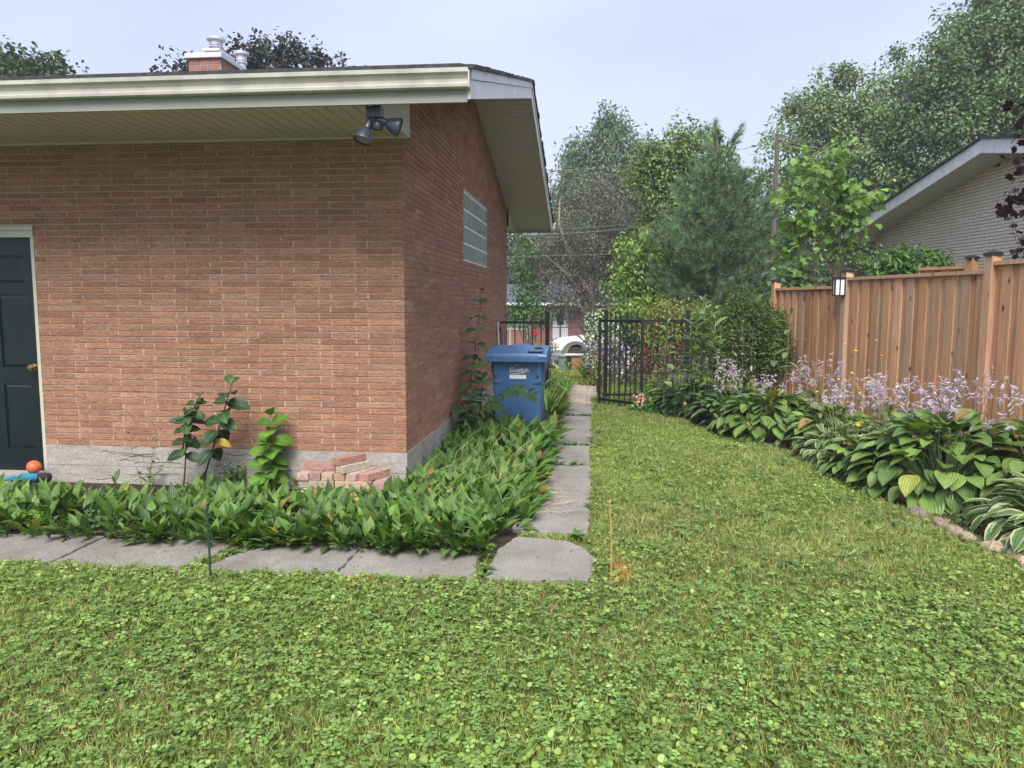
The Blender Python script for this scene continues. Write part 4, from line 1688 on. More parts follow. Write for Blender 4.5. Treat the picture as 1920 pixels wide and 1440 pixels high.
b.lathe([(.2, 0), (.24, .38), (.27, .4), (.27, .43), (.2, .45), (.02, .47)], 20, Matrix.Translation(tuple(wq)), (.22, .3, .25, 1))
tag(b.build('planter_tub', M['tint'], None, smooth='auto', origin=tuple(wq)), 'pale green tub with a lid at the end of the driveway', 'tub')
wq = XH(1083, 19, float(gz(0, 12.7)))
b = MB()
b.box(wq[0] - .13, wq[0] + .13, wq[1] - .13, wq[1] + .13, wq[2], wq[2] + .42, (.35, .17, .09, 1))
b.box(wq[0] - .28, wq[0] + .28, wq[1] - .18, wq[1] + .18, wq[2] + .421, wq[2] + .455, (.6, .6, .6, 1))
tag(b.build('plant_stand', M['tint'], None, bevel=.01, origin=tuple(wq)), 'small brown plant stand with a pale top by the flower bed', 'stand')

# ================================================================== plants
def rdir(k):
    v = R.normal(0, 1, (k, 3))
    return unit(v)


# ------------------------------------------------------------------ lawn
def patch(x, y):
    """slow variation: where the creeping round-leaved weeds win over the grass"""
    return (np.sin(1.7 * x + 1.3 * np.sin(2.1 * y + .4)) + np.sin(2.3 * y + 1.1 * np.sin(1.9 * x + 2)) + .8 * np.sin(4.1 * x - 3.3 * y + 1)
            + .6 * np.sin(7.7 * x + 5.1 * y) + .5 * np.sin(-6.3 * x + 8.9 * y + 2)) / 3.4


def lawn_ok(x, y):
    e = .018 * np.sin(31 * x) + .02 * np.sin(17 * x + 2) + R.normal(0, .012, len(x))
    front = (y < -2.06 + e) & (x < 1.6)
    corner = (x > 1.585 + e) & (y < -1.0)
    side = (x > 1.53 + 1.3 * e + .02 * np.sin(5.3 * y) + .018 * np.sin(13 * y + 1)) & (y >= -1.0)
    gap = ((np.abs(x - (-.79 + .12 * (y + 2.05) / .55)) < .05) & (y < -1.5) & (y > -2.1)) | ((np.abs(x - .905) < .028) & (y < -1.5) & (y > -2.1)) | ((np.abs(y + 1.115 + .09 * (x > 1.3) * (x - 1.3) * 3) < .045) & (x > 1.05) & (x < 1.7))
    right = x < bed_x(y) - .03 + e
    far = (y > 6.0) & (y < 17) & ((x > 1.62) | (y > 8.45))
    near = (front | corner | side) & right & (y < 6.15)
    return near | far | gap


def pts_in(x0, x1, y0, y1, dens):
    k = int((x1 - x0) * (y1 - y0) * dens)
    x = R.uniform(x0, x1, k)
    y = R.uniform(y0, y1, k)
    ok = lawn_ok(x, y)
    return x[ok], y[ok]


def field(regs):
    a = [pts_in(*r) for r in regs]
    return np.concatenate([p[0] for p in a]), np.concatenate([p[1] for p in a])


gx, gy = field([(-2.9, 5.2, -4.6, -2.0, 11500), (-6, -2.9, -5.2, -2.0, 1800), (1.5, 4.5, -2.0, 6.2, 9500), (-.95, 1.0, -2.1, -1.0, 3500), (1.0, 1.62, -1.3, -1.0, 7000), (-3, 7, 6.0, 12, 700), (-3, 7, 12, 17, 350)])
k = len(gx)
pn = patch(gx, gy)
far = gy > 6
P = np.stack([gx, gy, gz(gx, gy) + .002], 1)
T = np.stack([R.normal(0, .55, k), R.normal(0, .55, k), np.full(k, 1.0)], 1)
Ln = R.uniform(.03, .08, k) * np.where(far, 1.7, np.where(gy > -1.5, .8, 1))
Wd = R.uniform(.0032, .0058, k) * np.where(far, 4, np.where(gy > 1, 1.5, 1))
tint = mixcol([(.19, .26, .045), (.26, .33, .07), (.37, .41, .14), (.07, .12, .025), (.10, .16, .03)], k)
p2 = np.sin(.9 * gx + 1.1 * np.sin(1.3 * gy)) * np.sin(1.2 * gy - .7 * gx + 1) + .5 * np.sin(3.1 * gx + 2.2 * gy)
tint *= (1 + .16 * p2)[:, None] * np.where(gy > -1.5, 1.28, 1.08)[:, None]
spot = np.exp(-(((gx - 1.95) / .35) ** 2 + ((gy + 1.35) / .8) ** 2)) + np.exp(-(((gx - .3) / 1.4) ** 2 + ((gy + 2.2) / .15) ** 2)) + .8 * np.exp(-(((gx - 3.6) / .5) ** 2 + ((gy + 2.0) / .5) ** 2))
dry = R.random(k) < np.clip(.13 - .22 * pn - .10 * p2 + .3 * spot, .03, .5)
tint[dry] = mixcol([(.42, .39, .18), (.36, .35, .13), (.48, .43, .25)], int(dry.sum()))
g = scatter('grass', T_BLADE, M['grass'], P, T, rdir(k), Ln, Wd, tint, R.uniform(.2, 1.5, k))
tag(g, 'short mown grass of the lawn', 'grass', kind='stuff')

cx_, cy_ = field([(-2.9, 5.2, -4.6, -2.0, 2800), (-5.5, -2.9, -5.2, -2.0, 500), (1.5, 4.5, -2.0, 6.2, 1300), (-.95, 1.2, -2.1, -1.0, 700)])
pn = patch(cx_, cy_)
keep = R.random(len(cx_)) < np.clip(.52 + .75 * pn, .06, 1) * np.where(cy_ > -1.2, .42, 1)
cx_, cy_, pn = cx_[keep], cy_[keep], pn[keep]
k = len(cx_)
P = np.stack([cx_, cy_, R.uniform(.018, .052, k)], 1)
a = R.uniform(0, 6.283, k)
T = np.stack([np.cos(a), np.sin(a), R.normal(0, .22, k)], 1)
N = np.stack([R.normal(0, .55, k), R.normal(-.1, .55, k), np.ones(k)], 1)
sz = R.uniform(.011, .029, k) * (1 + .2 * pn) * np.where(cy_ > -1.2, .78, 1)
tint = mixcol([(.205, .30, .06), (.26, .365, .09), (.15, .23, .045), (.31, .42, .135), (.075, .13, .028), (.11, .18, .035)], k, .16)
o = R.random(k) < .006
tint[o] = (.38, .34, .10)
tint *= (1 + .14 * (np.sin(.9 * cx_ + 1.1 * np.sin(1.3 * cy_)) * np.sin(1.2 * cy_ - .7 * cx_ + 1)))[:, None]
g = scatter('clover', T_ROUND, M['leafm'], P, T, N, sz, sz * R.uniform(.9, 1.15, k), tint, R.uniform(-.5, .5, k))
tag(g, 'round-leaved creeping weeds and clover spread through the lawn', 'ground cover', kind='stuff')
cx_, cy_ = field([(-2.9, 5.2, -4.6, -2.0, 650), (1.5, 4.4, -2.0, 6.2, 190), (-.95, 1.2, -2.1, -1.0, 200)])
k = len(cx_)
P = np.stack([cx_, cy_, R.uniform(.03, .06, k)], 1)
a = R.uniform(0, 6.283, k)
T = np.stack([np.cos(a), np.sin(a), R.normal(0, .15, k)], 1)
N = np.stack([R.normal(0, .22, k), R.normal(0, .22, k), np.ones(k)], 1)
g = scatter('clover', T_CLOVER, M['leafm'], P, T, N, R.uniform(.028, .045, k), R.uniform(.03, .045, k), mixcol([(.12, .22, .05), (.17, .29, .07), (.21, .33, .095)], k), 0.0)
tag(g, 'three-leaved clover between the grass blades', 'ground cover', kind='stuff')
# broader weeds: dandelion and plantain rosettes
wx_, wy_ = field([(-2.6, 5, -4.4, -2.1, 5), (1.8, 4.0, -2.0, 3, 5), (-.9, -.7, -2.05, -1.6, 60), (.88, .93, -2.05, -1.6, 120), (1.1, 1.5, -1.15, -1.06, 60), (1.5, 1.62, -1.0, 5.5, 26)])
wx_ = np.concatenate([wx_, R.uniform(1.02, 1.52, 34)])
wy_ = np.concatenate([wy_, R.choice([2.21, 4.43, 1.178, 4.43, 2.21], 34) + R.normal(0, .008, 34)])
n = len(wx_)
rep = 8
P = np.repeat(np.stack([wx_, wy_, np.full(n, .012)], 1), rep, 0)
k = n * rep
a = R.uniform(0, 6.283, k)
T = np.stack([np.cos(a), np.sin(a), R.uniform(.15, .8, k)], 1)
g = scatter('weeds', T_STRAP, M['leaf'], P, T, (0, 0, 1), R.uniform(.06, .13, k), R.uniform(.018, .032, k), mixcol([(.08, .16, .035), (.12, .2, .05)], k), R.uniform(.2, .9, k))
tag(g, 'flat leafy weeds growing in the lawn and the path joints', 'weeds', kind='stuff')

# sprayed marks
for cx0, cy0, sx, sy, nn, lb in [(1.725, -1.83, .022, .10, 150, 'narrow streak of grass sprayed orange beside the rusty stake'),
                                 (.25, -2.16, .12, .03, 80, 'faint orange sprayed grass along the edge of the front path')]:
    x = R.normal(cx0, sx, nn)
    y = R.normal(cy0, sy, nn)
    T = np.stack([R.normal(0, .5, nn), R.normal(0, .5, nn), np.ones(nn)], 1)
    t = scatter('sprayed_grass', T_BLADE, M['grass'], np.stack([x, y, np.zeros(nn)], 1), T, rdir(nn), R.uniform(.05, .085, nn), .007,
                mixcol([(.75, .2, .04), (.6, .25, .05), (.7, .3, .12)], nn), R.uniform(.2, 1.2, nn))
    tag(t, lb, 'grass mark')
b = MB()
for k in range(34):
    x, y = 1.2 + random.gauss(0, .1), -.38 + random.gauss(0, .12)
    if k < 8:
        x, y = 1.1 + random.uniform(0, .08), random.uniform(-.1, .1)
    a = random.uniform(-.9, .9) + .2
    l = random.uniform(.08, .24)
    c_ = random.uniform(-.5, .5)
    b.tube([(x + l * q * math.cos(a + c_ * q), y + l * q * math.sin(a + c_ * q), .034 + .012 * math.sin(q * 3)) for q in (0, .33, .66, 1)], [.0022, .002, .0018, .001], 4, (.5, .42, .26, 1))
tag(b.build('dry_grass', M['stem'], None, smooth=True, origin=(1.2, -.38, .03)), 'pale dry grass straws lying on the side path', 'dry grass')

# fallen bits in the beds and on the slabs
n = 260
x = np.concatenate([R.uniform(-3.6, 1.5, 150), R.uniform(1.02, 1.55, 110)])
y = np.concatenate([R.uniform(-2.1, -1.4, 150), R.uniform(-1.2, 5.6, 110)])
a = R.uniform(0, 6.283, n)
g = scatter('leaf_litter', T_QUAD, M['leafm'], np.stack([x, y, np.full(n, .027)], 1), np.stack([np.cos(a), np.sin(a), R.normal(0, .1, n)], 1), (0, 0, 1), R.uniform(.008, .03, n), R.uniform(.005, .014, n),
            mixcol([(.16, .11, .06), (.25, .2, .12), (.1, .07, .04)], n), .4)
tag(g, 'small dry leaf bits lying on the concrete slabs', 'leaf litter', kind='stuff')

# ------------------------------------------------------------------ lily of the valley around the house
def lily_pts():
    x = R.uniform(-5.2, 1.1, 1900)
    y = R.uniform(-1.56, -.06, 1900)
    x2 = R.uniform(.03, 1.09, 1500)
    y2 = R.uniform(-.2, 8.2, 1500)
    x, y = np.concatenate([x, x2, R.uniform(-5, .9, 330)]), np.concatenate([y, y2, R.uniform(-1.6, -1.46, 330)])
    ok = np.ones(len(x), bool)
    ok &= ~((x > .92 - .0 * y) & (y < -1.02))                           # corner slab
    ok &= ~((x > .3) & (x < 1.06) & (y > 2.33) & (y < 3.4))             # the bin stands here
    ok &= ~((x > -.86) & (x < -.02) & (y > -.47) & (y < -.1))           # brick pile
    ok &= ~((x < -3.15) & (y > -.42))                                   # step
    ok &= ~((x < -.0) & (y > -.5) & (R.random(len(x)) < .86))              # bare strip along the wall
    ok &= ~((x < -1.75) & (y > -.75) & (R.random(len(x)) < .62))
    ok &= ~((x > -1.0) & (x < .1) & (y > -.62) & (R.random(len(x)) < .6))
    thin = (x > -2.35) & (x < -1.5) & (y < -.1)
    ok &= ~(thin & (R.random(len(x)) < .5))
    ok &= ~((x < -1.5) & (y < -1.35) & (R.random(len(x)) < .5))
    ok &= ~((y > 5.5) & (R.random(len(x)) < .5))
    return x[ok], y[ok]


lx_, ly_ = lily_pts()
n = len(lx_)
rep = 3
bx_, by_ = np.repeat(lx_, rep), np.repeat(ly_, rep)
k = n * rep
a = np.repeat(R.uniform(0, 6.283, n), rep) + np.tile([0, 2.6, 4.6], n) + R.normal(0, .4, k)
tilt_ = np.clip(R.normal(.42, .22, k), .05, 1.1)
ox, oy = np.cos(a) * tilt_, np.sin(a) * tilt_
# plants at the rim lean out over the path
rim = np.clip((-by_ - 1.15) / .35, 0, 1)
oy -= rim * R.uniform(.2, 1.2, k)
rim2 = np.clip((bx_ - .75) / .3, 0, 1) * (by_ > -1.2)
ox += rim2 * R.uniform(.1, .9, k)
T = np.stack([ox, oy, np.ones(k)], 1)
N = np.stack([-ox * .6 - .0, -oy * .6 - .15, np.full(k, .35)], 1)
near_bin = np.exp(-((by_ - 2.1) / .8) ** 2) * (bx_ > 0)
Ln = R.uniform(.10, .22, k) * (1 + .65 * near_bin) * np.where((bx_ < -1.7) & (by_ > -.75), .75, 1) * np.where(rim > .5, .85, 1)
Wd = Ln * R.uniform(.28, .38, k)
tint = mixcol([(.075, .165, .025), (.105, .215, .035), (.045, .11, .02), (.14, .26, .045)], k, .15)
yel = (R.random(k) < .016 + .12 * ((bx_ > .78) & (by_ > 0)))
tint[yel] = mixcol([(.38, .28, .05), (.3, .3, .06), (.3, .15, .05)], int(yel.sum()))
P = np.stack([bx_ + ox * .02, by_ + oy * .02, R.uniform(.01, .07, k)], 1)
g = scatter('ground_cover', T_LILY, M['lily'], P, T, N, Ln, Wd, tint, R.uniform(.1, 1.1, k))
tag(g, 'dense broad-leaved lily of the valley filling the bed around the house', 'ground cover', kind='stuff')
# dry grass arching through the bed at the corner
b = MB()
for q in range(22):
    x, y = random.uniform(.1, .9), random.uniform(-.9, .6)
    a = random.uniform(-1.2, 1.2)
    l = random.uniform(.25, .5)
    h = random.uniform(.26, .4)
    b.tube([(x, y, .05), (x + l * .3 * math.cos(a), y + l * .3 * math.sin(a), h * .8), (x + l * .7 * math.cos(a), y + l * .7 * math.sin(a), h), (x + l * math.cos(a), y + l * math.sin(a), h * .75)],
           [.0025, .0025, .002, .001], 4, random.choice([(.4, .36, .2, 1), (.2, .28, .08, 1), (.33, .32, .15, 1)]))
tag(b.build('dry_grass', M['stem'], None, smooth=True, origin=(.5, -.2, .05)), 'thin straw-coloured grass arching over the leaves at the house corner', 'dry grass')

# ------------------------------------------------------------------ upright leafy plants
def polyline(base, top, n, sag=.0):
    base, top = np.array(base, float), np.array(top, float)
    d = top - base
    side = np.array([-d[1], d[0], 0])
    return [base + d * q + np.array([0.06, .03, 0]) * sag * math.sin(math.pi * q) for q in np.linspace(0, 1, n)]


def stemplant(name, label, cat, stems, nodes_, lL, lW, cols, tm, mt, up=.6, bend=.7, start=.3, r=.006, stemcol=(.10, .13, .05), opposite=True, grow=0.0, group=None, yellow=0, facing=None):
    """stems: list of (base, top)"""
    t = thing(name, label, cat, stems[0][0], group)
    sb = MB()
    P, T, N, Ln, Wd, Cc, Bd = [], [], [], [], [], [], []
    for base, top in stems:
        pl = polyline(base, top, 7, random.uniform(-.5, .5))
        sb.tube(pl, [r * (1 - .55 * q / 6) for q in range(7)], 6, (*stemcol, 1))
        ph = random.uniform(0, 3.1)
        pl = np.array(pl)
        for i in range(nodes_):
            f = start + (1 - start) * i / max(1, nodes_ - 1)
            p = np.array([np.interp(f, np.linspace(0, 1, 7), pl[:, c]) for c in range(3)])
            for s in ((0, math.pi) if opposite else (0,)):
                az = ph + i * (1.57 if opposite else 2.4) + s + random.gauss(0, .25)
                e = up + 1.0 * (f - .5) * .9 + random.gauss(0, .15)
                if f > .97:
                    e = 1.1
                P.append(p)
                T.append((math.cos(az) * math.cos(e), math.sin(az) * math.cos(e), math.sin(e)))
                N.append((-math.cos(az) * math.sin(e), -math.sin(az) * math.sin(e), math.cos(e)))
                k = (1 - grow * f) * random.uniform(.75, 1.1) * (.6 if f > .95 else 1)
                Ln.append(lL * k)
                Wd.append(lW * k)
                Bd.append(bend * random.uniform(.4, 1.4))
    k = len(P)
    c = mixcol(cols, k, .12)
    if yellow:
        jj = np.array([3, 6][:yellow]) if yellow < 2 else R.choice(max(2, k // 3), yellow, replace=False)
        c[jj] = (.48, .34, .05)
        Ln, Wd = np.array(Ln), np.array(Wd)
        Ln[jj] *= .75
        Wd[jj] *= .55
    if facing is not None:
        N = unit(np.array(N)) * .6 + np.array(facing)
    sb.build('stem', M['stem'], t, smooth=True)
    scatter('leaves', tm, mt, P, T, N, Ln, Wd, c, Bd, t)
    return t


DK = [(.035, .085, .03), (.05, .11, .04), (.03, .07, .028)]
LM = [(.10, .24, .03), (.14, .29, .04), (.08, .18, .03)]
MW = [(.16, .27, .10), (.20, .31, .12), (.12, .21, .08)]
t = stemplant('milkweed', 'shorter dark green milkweed with a bare stem, left of the tallest one by the wall', 'plant',
              [((-1.80, -.34, 0), (-1.76, -.33, .70)), ((-1.79, -.33, .35), (-1.63, -.31, .83))], 8, .22, .14, DK, T_OVAL, M['leaf'], -.1, 1.0, .5, .007, (.02, .02, .015), grow=.6, facing=(0, -.9, .3))
stemplant('milkweed', 'tallest dark milkweed against the brick, one low leaf yellow', 'plant',
          [((-1.66, -.34, 0), (-1.36, -.30, .93))], 8, .24, .155, DK, T_OVAL, M['leaf'], -.15, .9, .42, .008, (.02, .02, .015), grow=.25, yellow=1, facing=(0, -.9, .3))
stemplant('raspberry_plant', 'bright lime green plant with ovate leaves between the milkweed and the brick pile', 'plant',
          [((-1.13, -.2, 0), (-1.10, -.16, .66)), ((-1.11, -.22, 0), (-1.14, -.2, .45))], 8, .17, .13, LM, T_OVAL, M['leaf'], .2, .8, .2, .004, (.14, .18, .06), facing=(0, -.8, .4))
stemplant('thin_weed', 'thin wispy weed with small arrow leaves in front of the grey foundation', 'plant',
          [((-2.15, -.3, 0), (-2.28, -.28, .5)), ((-2.13, -.3, 0), (-2.0, -.26, .6)), ((-2.12, -.32, 0), (-2.05, -.3, .45)), ((-2.13, -.3, 0), (-1.92, -.3, .33))], 7, .055, .035, [(.09, .15, .07), (.07, .12, .055)], T_LANCE, M['leaf'], .0, .6, .25, .003, (.2, .2, .1), opposite=False)
stemplant('tall_vine', 'tall thin vine with ovate leaves climbing the brick side wall beside the bin', 'plant',
          [((.14, 1.75, 0), (.19, 3.1, 1.72)), ((.22, 2.0, 0), (.24, 2.2, .95)), ((.16, 1.8, 0), (.25, 1.9, .6)), ((.27, 2.15, 0), (.33, 2.25, .75)), ((.2, 1.9, 0), (.12, 1.95, .4))], 10, .17, .095, DK + [(.06, .13, .03)], T_OVAL, M['leaf'], .1, .9, .2, .008, (.09, .06, .04), facing=(.2, -.5, .4))
stemplant('sedum', 'low blue-green sedum clump at the foot of the milkweed stems', 'plant',
          [((-1.48 + q * .04, -.3 + .03 * (q % 2), 0), (-1.5 + q * .055, -.32 + .05 * (q % 2), .27)) for q in range(5)], 8, .06, .035, [(.11, .17, .09), (.09, .14, .07)], T_OVAL, M['leaf'], .4, .3, .2, .005, (.1, .15, .06))


def cover_patch(name, label, cx0, cy0, rx_, ry_, h, n, size, cols, tm=T_ROUND, group=None, mt='leafm', z0=0.0):
    a = R.uniform(0, 6.283, n)
    q = np.sqrt(R.random(n))
    x, y = cx0 + rx_ * q * np.cos(a), cy0 + ry_ * q * np.sin(a)
    z = z0 + h * (1 - q ** 2) * R.uniform(.3, 1.05, n) + .02
    a = R.uniform(0, 6.283, n)
    T = np.stack([np.cos(a), np.sin(a), R.normal(0, .3, n)], 1)
    N = np.stack([R.normal(0, .35, n) + .5 * (x - cx0) / rx_, R.normal(0, .35, n) + .5 * (y - cy0) / ry_ - .2, np.ones(n)], 1)
    s = size * R.uniform(.6, 1.2, n)
    return scatter(name, tm, M[mt], np.stack([x, y, z], 1), T, N, s, s, mixcol(cols, n), R.uniform(-.3, .6, n))


tag(cover_patch('wood_sorrel', '', -2.72, -1.05, .13, .12, .16, 130, .035, [(.2, .36, .04), (.27, .42, .06)], T_CLOVER), 'upper lime green wood sorrel patch among the dark leaves at the left', 'plant', 'lime green sorrel patches')
tag(cover_patch('wood_sorrel', '', -2.4, -1.33, .2, .11, .12, 200, .032, [(.2, .36, .04), (.12, .27, .05)], T_CLOVER), 'lower lime green wood sorrel patch at the edge of the front path', 'plant', 'lime green sorrel patches')
tag(cover_patch('creeping_weed', '', -1.95, -1.28, .27, .16, .12, 260, .03, [(.06, .12, .05), (.08, .15, .05)]), 'low grey-green creeping weed on bare soil by the front path', 'plant')
tag(cover_patch('wood_sorrel', '', -.5, -.62, .16, .1, .2, 110, .03, [(.25, .36, .06), (.2, .32, .05)], T_CLOVER), 'pale sorrel sprigs in front of the brick pile', 'plant')
tag(cover_patch('path_weed', '', 1.06, 1.75, .11, .35, .2, 170, .05, [(.12, .25, .08), (.1, .2, .06)], T_LANCE, mt='leaf'), 'pale green weed leaning over the side path before the bin', 'plant')


# fronds of the locust seedling before the bin
def frond(label, p0, p1, n, lL, cols):
    t = thing('locust_seedling', label, 'plant', p0)
    p0, p1 = np.array(p0, float), np.array(p1, float)
    pl = [p0 + (p1 - p0) * q + np.array([0, 0, .13 * math.sin(math.pi * q * .9)]) for q in np.linspace(0, 1, 9)]
    b = MB()
    b.tube([np.array([p0[0] - .05, p0[1] + .05, 0])] + pl, .004, 5, (.1, .14, .05, 1))
    b.build('stem', M['stem'], t, smooth=True)
    P, T, N = [], [], []
    d = unit((p1 - p0)[None])[0]
    side = np.cross(d, [0, -.6, .8])
    pa = np.array(pl)
    for i in range(n):
        f = .12 + .88 * i / (n - 1)
        p = np.array([np.interp(f, np.linspace(0, 1, 9), pa[:, c]) for c in range(3)])
        for s in (-1, 1):
            P.append(p)
            T.append(side * s + d * .45 + np.array([0, 0, -.15]))
            N.append((random.gauss(0, .35), -.5 + random.gauss(0, .3), 1))
    k = len(P)
    scatter('leaflets', T_OVAL, M['leafm'], P, T, N, lL * R.uniform(.8, 1.1, k), lL * .42, mixcol(cols, k, .1), .4, t)


frond('feathery locust frond hanging across the front of the blue bin', (.44, 2.12, .5), (.9, 2.02, .55), 9, .125, [(.025, .06, .02), (.035, .085, .025)])
frond('lower locust frond at the foot of the blue bin', (.25, 2.05, .3), (.55, 2.0, .40), 7, .1, [(.03, .07, .02), (.04, .085, .025)])


def strap_clump(name, label, x, y, n, lL, lW, cols, spread=.6, z=0.0, r=.08, cat='plant', group=None):
    a = R.uniform(0, 6.283, n)
    s = R.uniform(.05, spread, n)
    T = np.stack([np.cos(a) * s, np.sin(a) * s, np.ones(n)], 1)
    N = np.stack([-np.cos(a), -np.sin(a), np.full(n, .4)], 1)
    P = np.stack([x + r * np.cos(a) * R.random(n), y + r * np.sin(a) * R.random(n), np.full(n, z + .01)], 1)
    o = scatter(name, T_STRAP, M['leaf'], P, T, -N * np.array([-1, -1, -1]), lL * R.uniform(.6, 1.1, n), lW, mixcol(cols, n), R.uniform(.6, 1.6, n))
    return tag(o, label, cat, group)


strap_clump('daylily', 'lush daylily leaves beside the bin at the path edge, nearer clump', .93, 3.75, 90, .6, .03, [(.10, .2, .04), (.14, .26, .05)], .5, r=.12)
strap_clump('daylily', 'daylily leaves with browning tips along the path behind the bin', .9, 4.6, 90, .55, .03, [(.11, .2, .04), (.16, .24, .05), (.3, .2, .06)], .55, r=.15)
strap_clump('daylily', 'farthest daylily clump along the path before the gate', .82, 5.5, 80, .5, .028, [(.10, .19, .05), (.13, .22, .05)], .6, r=.15)
stemplant('leafy_weed', 'broad light green sprig sticking out over the path beyond the bin', 'plant', [((.85, 4.2, .1), (1.2, 4.1, .72)), ((.86, 4.5, .1), (1.05, 4.6, .68))], 6, .2, .07, LM, T_LANCE, M['leaf'], .1, .8, .3, .005)

# ------------------------------------------------------------------ hostas
def hosta(label, x, y, rad_, h, n, lL, lW, cols, variegated=False, yellow=.03, stalks=0, sh=.9, group=None, lean=(0, 0), face=-2.2):
    t = thing('hosta', label, 'plant', (x, y, 0), group)
    q = np.sqrt(R.random(n)) * .98
    a = R.uniform(0, 6.283, n)
    lo = R.random(n) < .35
    q[lo] = R.uniform(.75, 1.0, int(lo.sum()))
    P = np.stack([x + rad_ * .8 * q * np.cos(a), y + rad_ * .8 * q * np.sin(a), h * (1 - .62 * q ** 2.2) * R.uniform(.82, 1.05, n)], 1)
    P[lo, 2] *= R.uniform(.35, .85, int(lo.sum()))
    e = rad(60) - rad(74) * q + R.normal(0, .2, n)
    e[lo] -= .22
    a2 = a + R.normal(0, .3, n)
    T = np.stack([np.cos(a2) * np.cos(e), np.sin(a2) * np.cos(e), np.sin(e)], 1)
    N = np.stack([-np.cos(a2) * np.sin(e), -np.sin(a2) * np.sin(e), np.cos(e)], 1) + R.normal(0, .16, (n, 3))
    k = R.uniform(.62, 1.08, n) * np.where(q < .35, .8, 1)
    c = mixcol(cols, n, .12)
    y_ = R.random(n) < yellow
    c[y_] = mixcol([(.30, .26, .05), (.26, .15, .05), (.28, .32, .06)], int(y_.sum()))
    # petioles
    b = MB()
    for i in range(0, n, 4):
        b.tube([(x + (P[i, 0] - x) * .2, y + (P[i, 1] - y) * .2, .0), (x + (P[i, 0] - x) * .6, y + (P[i, 1] - y) * .6, P[i, 2] * .75), P[i]], .004, 4, (.1, .18, .05, 1), cap=False)
    b.build('stem', M['stem'], t, smooth=True)
    scatter('leaves', T_HOSTA if not variegated else T_LANCE, M['hostav'] if variegated else M['hosta'], P, T, N, lL * k, lW * k, c, R.uniform(.4, 1.25, n), t)
    if stalks:
        b = MB()
        FP, FT, FL, FC = [], [], [], []
        for s in range(stalks):
            aa = random.uniform(0, 6.283)
            r_ = rad_ * random.uniform(.05, .45)
            bx, by = x + r_ * math.cos(aa), y + r_ * math.sin(aa)
            hh = sh * random.uniform(.68, 1.04)
            lx2, ly2 = random.gauss(lean[0], .16), random.gauss(lean[1], .16)
            pl = [np.array([bx + lx2 * (u ** 1.6), by + ly2 * (u ** 1.6), .15 + (hh - .15) * u * (1 - .10 * u * abs(lx2) * 3)]) for u in np.linspace(0, 1, 8)]
            b.tube(pl, [.0042 - .0025 * u for u in np.linspace(0, 1, 8)], 4, random.choice([(.16, .2, .09, 1), (.24, .2, .13, 1), (.14, .18, .08, 1)]), cap=False)
            pa = np.array(pl)
            if random.random() < .12:
                continue
            nf = random.randint(8, 17)
            for i in range(nf):
                f = random.uniform(.78, 1.0)
                p = np.array([np.interp(f, np.linspace(0, 1, 8), pa[:, c3]) for c3 in range(3)])
                az = random.uniform(0, 6.283)
                FP.append(p)
                dn = random.uniform(-.9, .1) if f < .95 else .4
                FT.append((math.cos(az), math.sin(az), dn))
                old = random.random() < .3
                FL.append(random.uniform(.036, .056) * (.6 if old else 1))
                FC.append((.42, .33, .26) if old else random.choice([(.58, .48, .70), (.66, .57, .76), (.50, .40, .64), (.72, .66, .80)]))
        b.build('flower_stalks', M['stem'], t, smooth=True)
        FL = np.array(FL)
        scatter('flowers', T_BELL, M['petal'], FP, FT, (0, 0, 1), FL, FL * .55, np.array(FC), .3, t)
    return t


HG = [(.11, .20, .045), (.145, .25, .055), (.08, .155, .035), (.20, .31, .07)]
HD = [(.045, .10, .04), (.065, .13, .05), (.05, .11, .045)]
HV = [(.08, .15, .05), (.10, .18, .06)]
hosta('largest green hosta mound with broad ribbed leaves overhanging the edging stones', 4.52, .52, .86, .60, 430, .25, .165, HG, stalks=18, sh=.9, lean=(-.14, -.1))
hosta('green hosta behind the largest mound, with yellowing leaf edges', 5.05, -.15,   .55, .64, 170, .25, .16, HG + [(.2, .24, .04)], yellow=.10, stalks=12, sh=1.0, lean=(-.15, -.1))
hosta('white-edged hosta with narrow leaves at the right border by the stones', 4.62, -.92, .5, .42, 150, .27, .095, HV, True)
hosta('green hosta with curled browning leaf edges in the middle of the bed', 3.62, 3.15, .68, .50, 330, .23, .145, HG, yellow=.07, stalks=14, sh=.85, lean=(-.03, 0))
hosta('small white-edged hosta between the two big green hostas', 4.0, 1.75, .45, .33, 170, .19, .075, HV, True, stalks=10, sh=.8)
hosta('dark blue-green hosta at the far end of the bed by the gate', 2.9, 4.85, .5, .40, 190, .2, .13, HD, yellow=.02, stalks=8, sh=.85)
hosta('dark blue-green hosta in front of the round bush', 3.3, 4.1, .52, .42, 190, .2, .13, HD, yellow=.02, stalks=12, sh=.95)
hosta('flowering hosta by the far fence post, mostly lavender spikes', 4.35, 3.9, .5, .42, 80, .2, .13, HG, stalks=32, sh=.96)
hosta('narrow-leaved flowering hosta against the middle of the cedar fence', 4.75, 2.55, .5, .45, 90, .2, .09, HV, True, stalks=34, sh=.9)
hosta('flowering hosta with the tallest leaning lavender spikes under the cedar fence', 5.05, 1.35, .5, .5, 90, .22, .12, HG, stalks=32, sh=1.0, lean=(-.12, -.1))
hosta('flowering hosta by the fence at the right border of the view', 5.45, .55, .45, .5, 80, .22, .13, HG, stalks=22, sh=1.08, lean=(-.1, -.1))
hosta('variegated flowering hosta tucked behind the largest hosta mound', 4.5, 1.75, .42, .42, 90, .2, .1, HV, True, stalks=16, sh=.86)
hosta('hosta beyond the right border, white-edged and low', 5.3, -.95, .45, .45, 70, .25, .12, HV, True, stalks=10, sh=1.0)
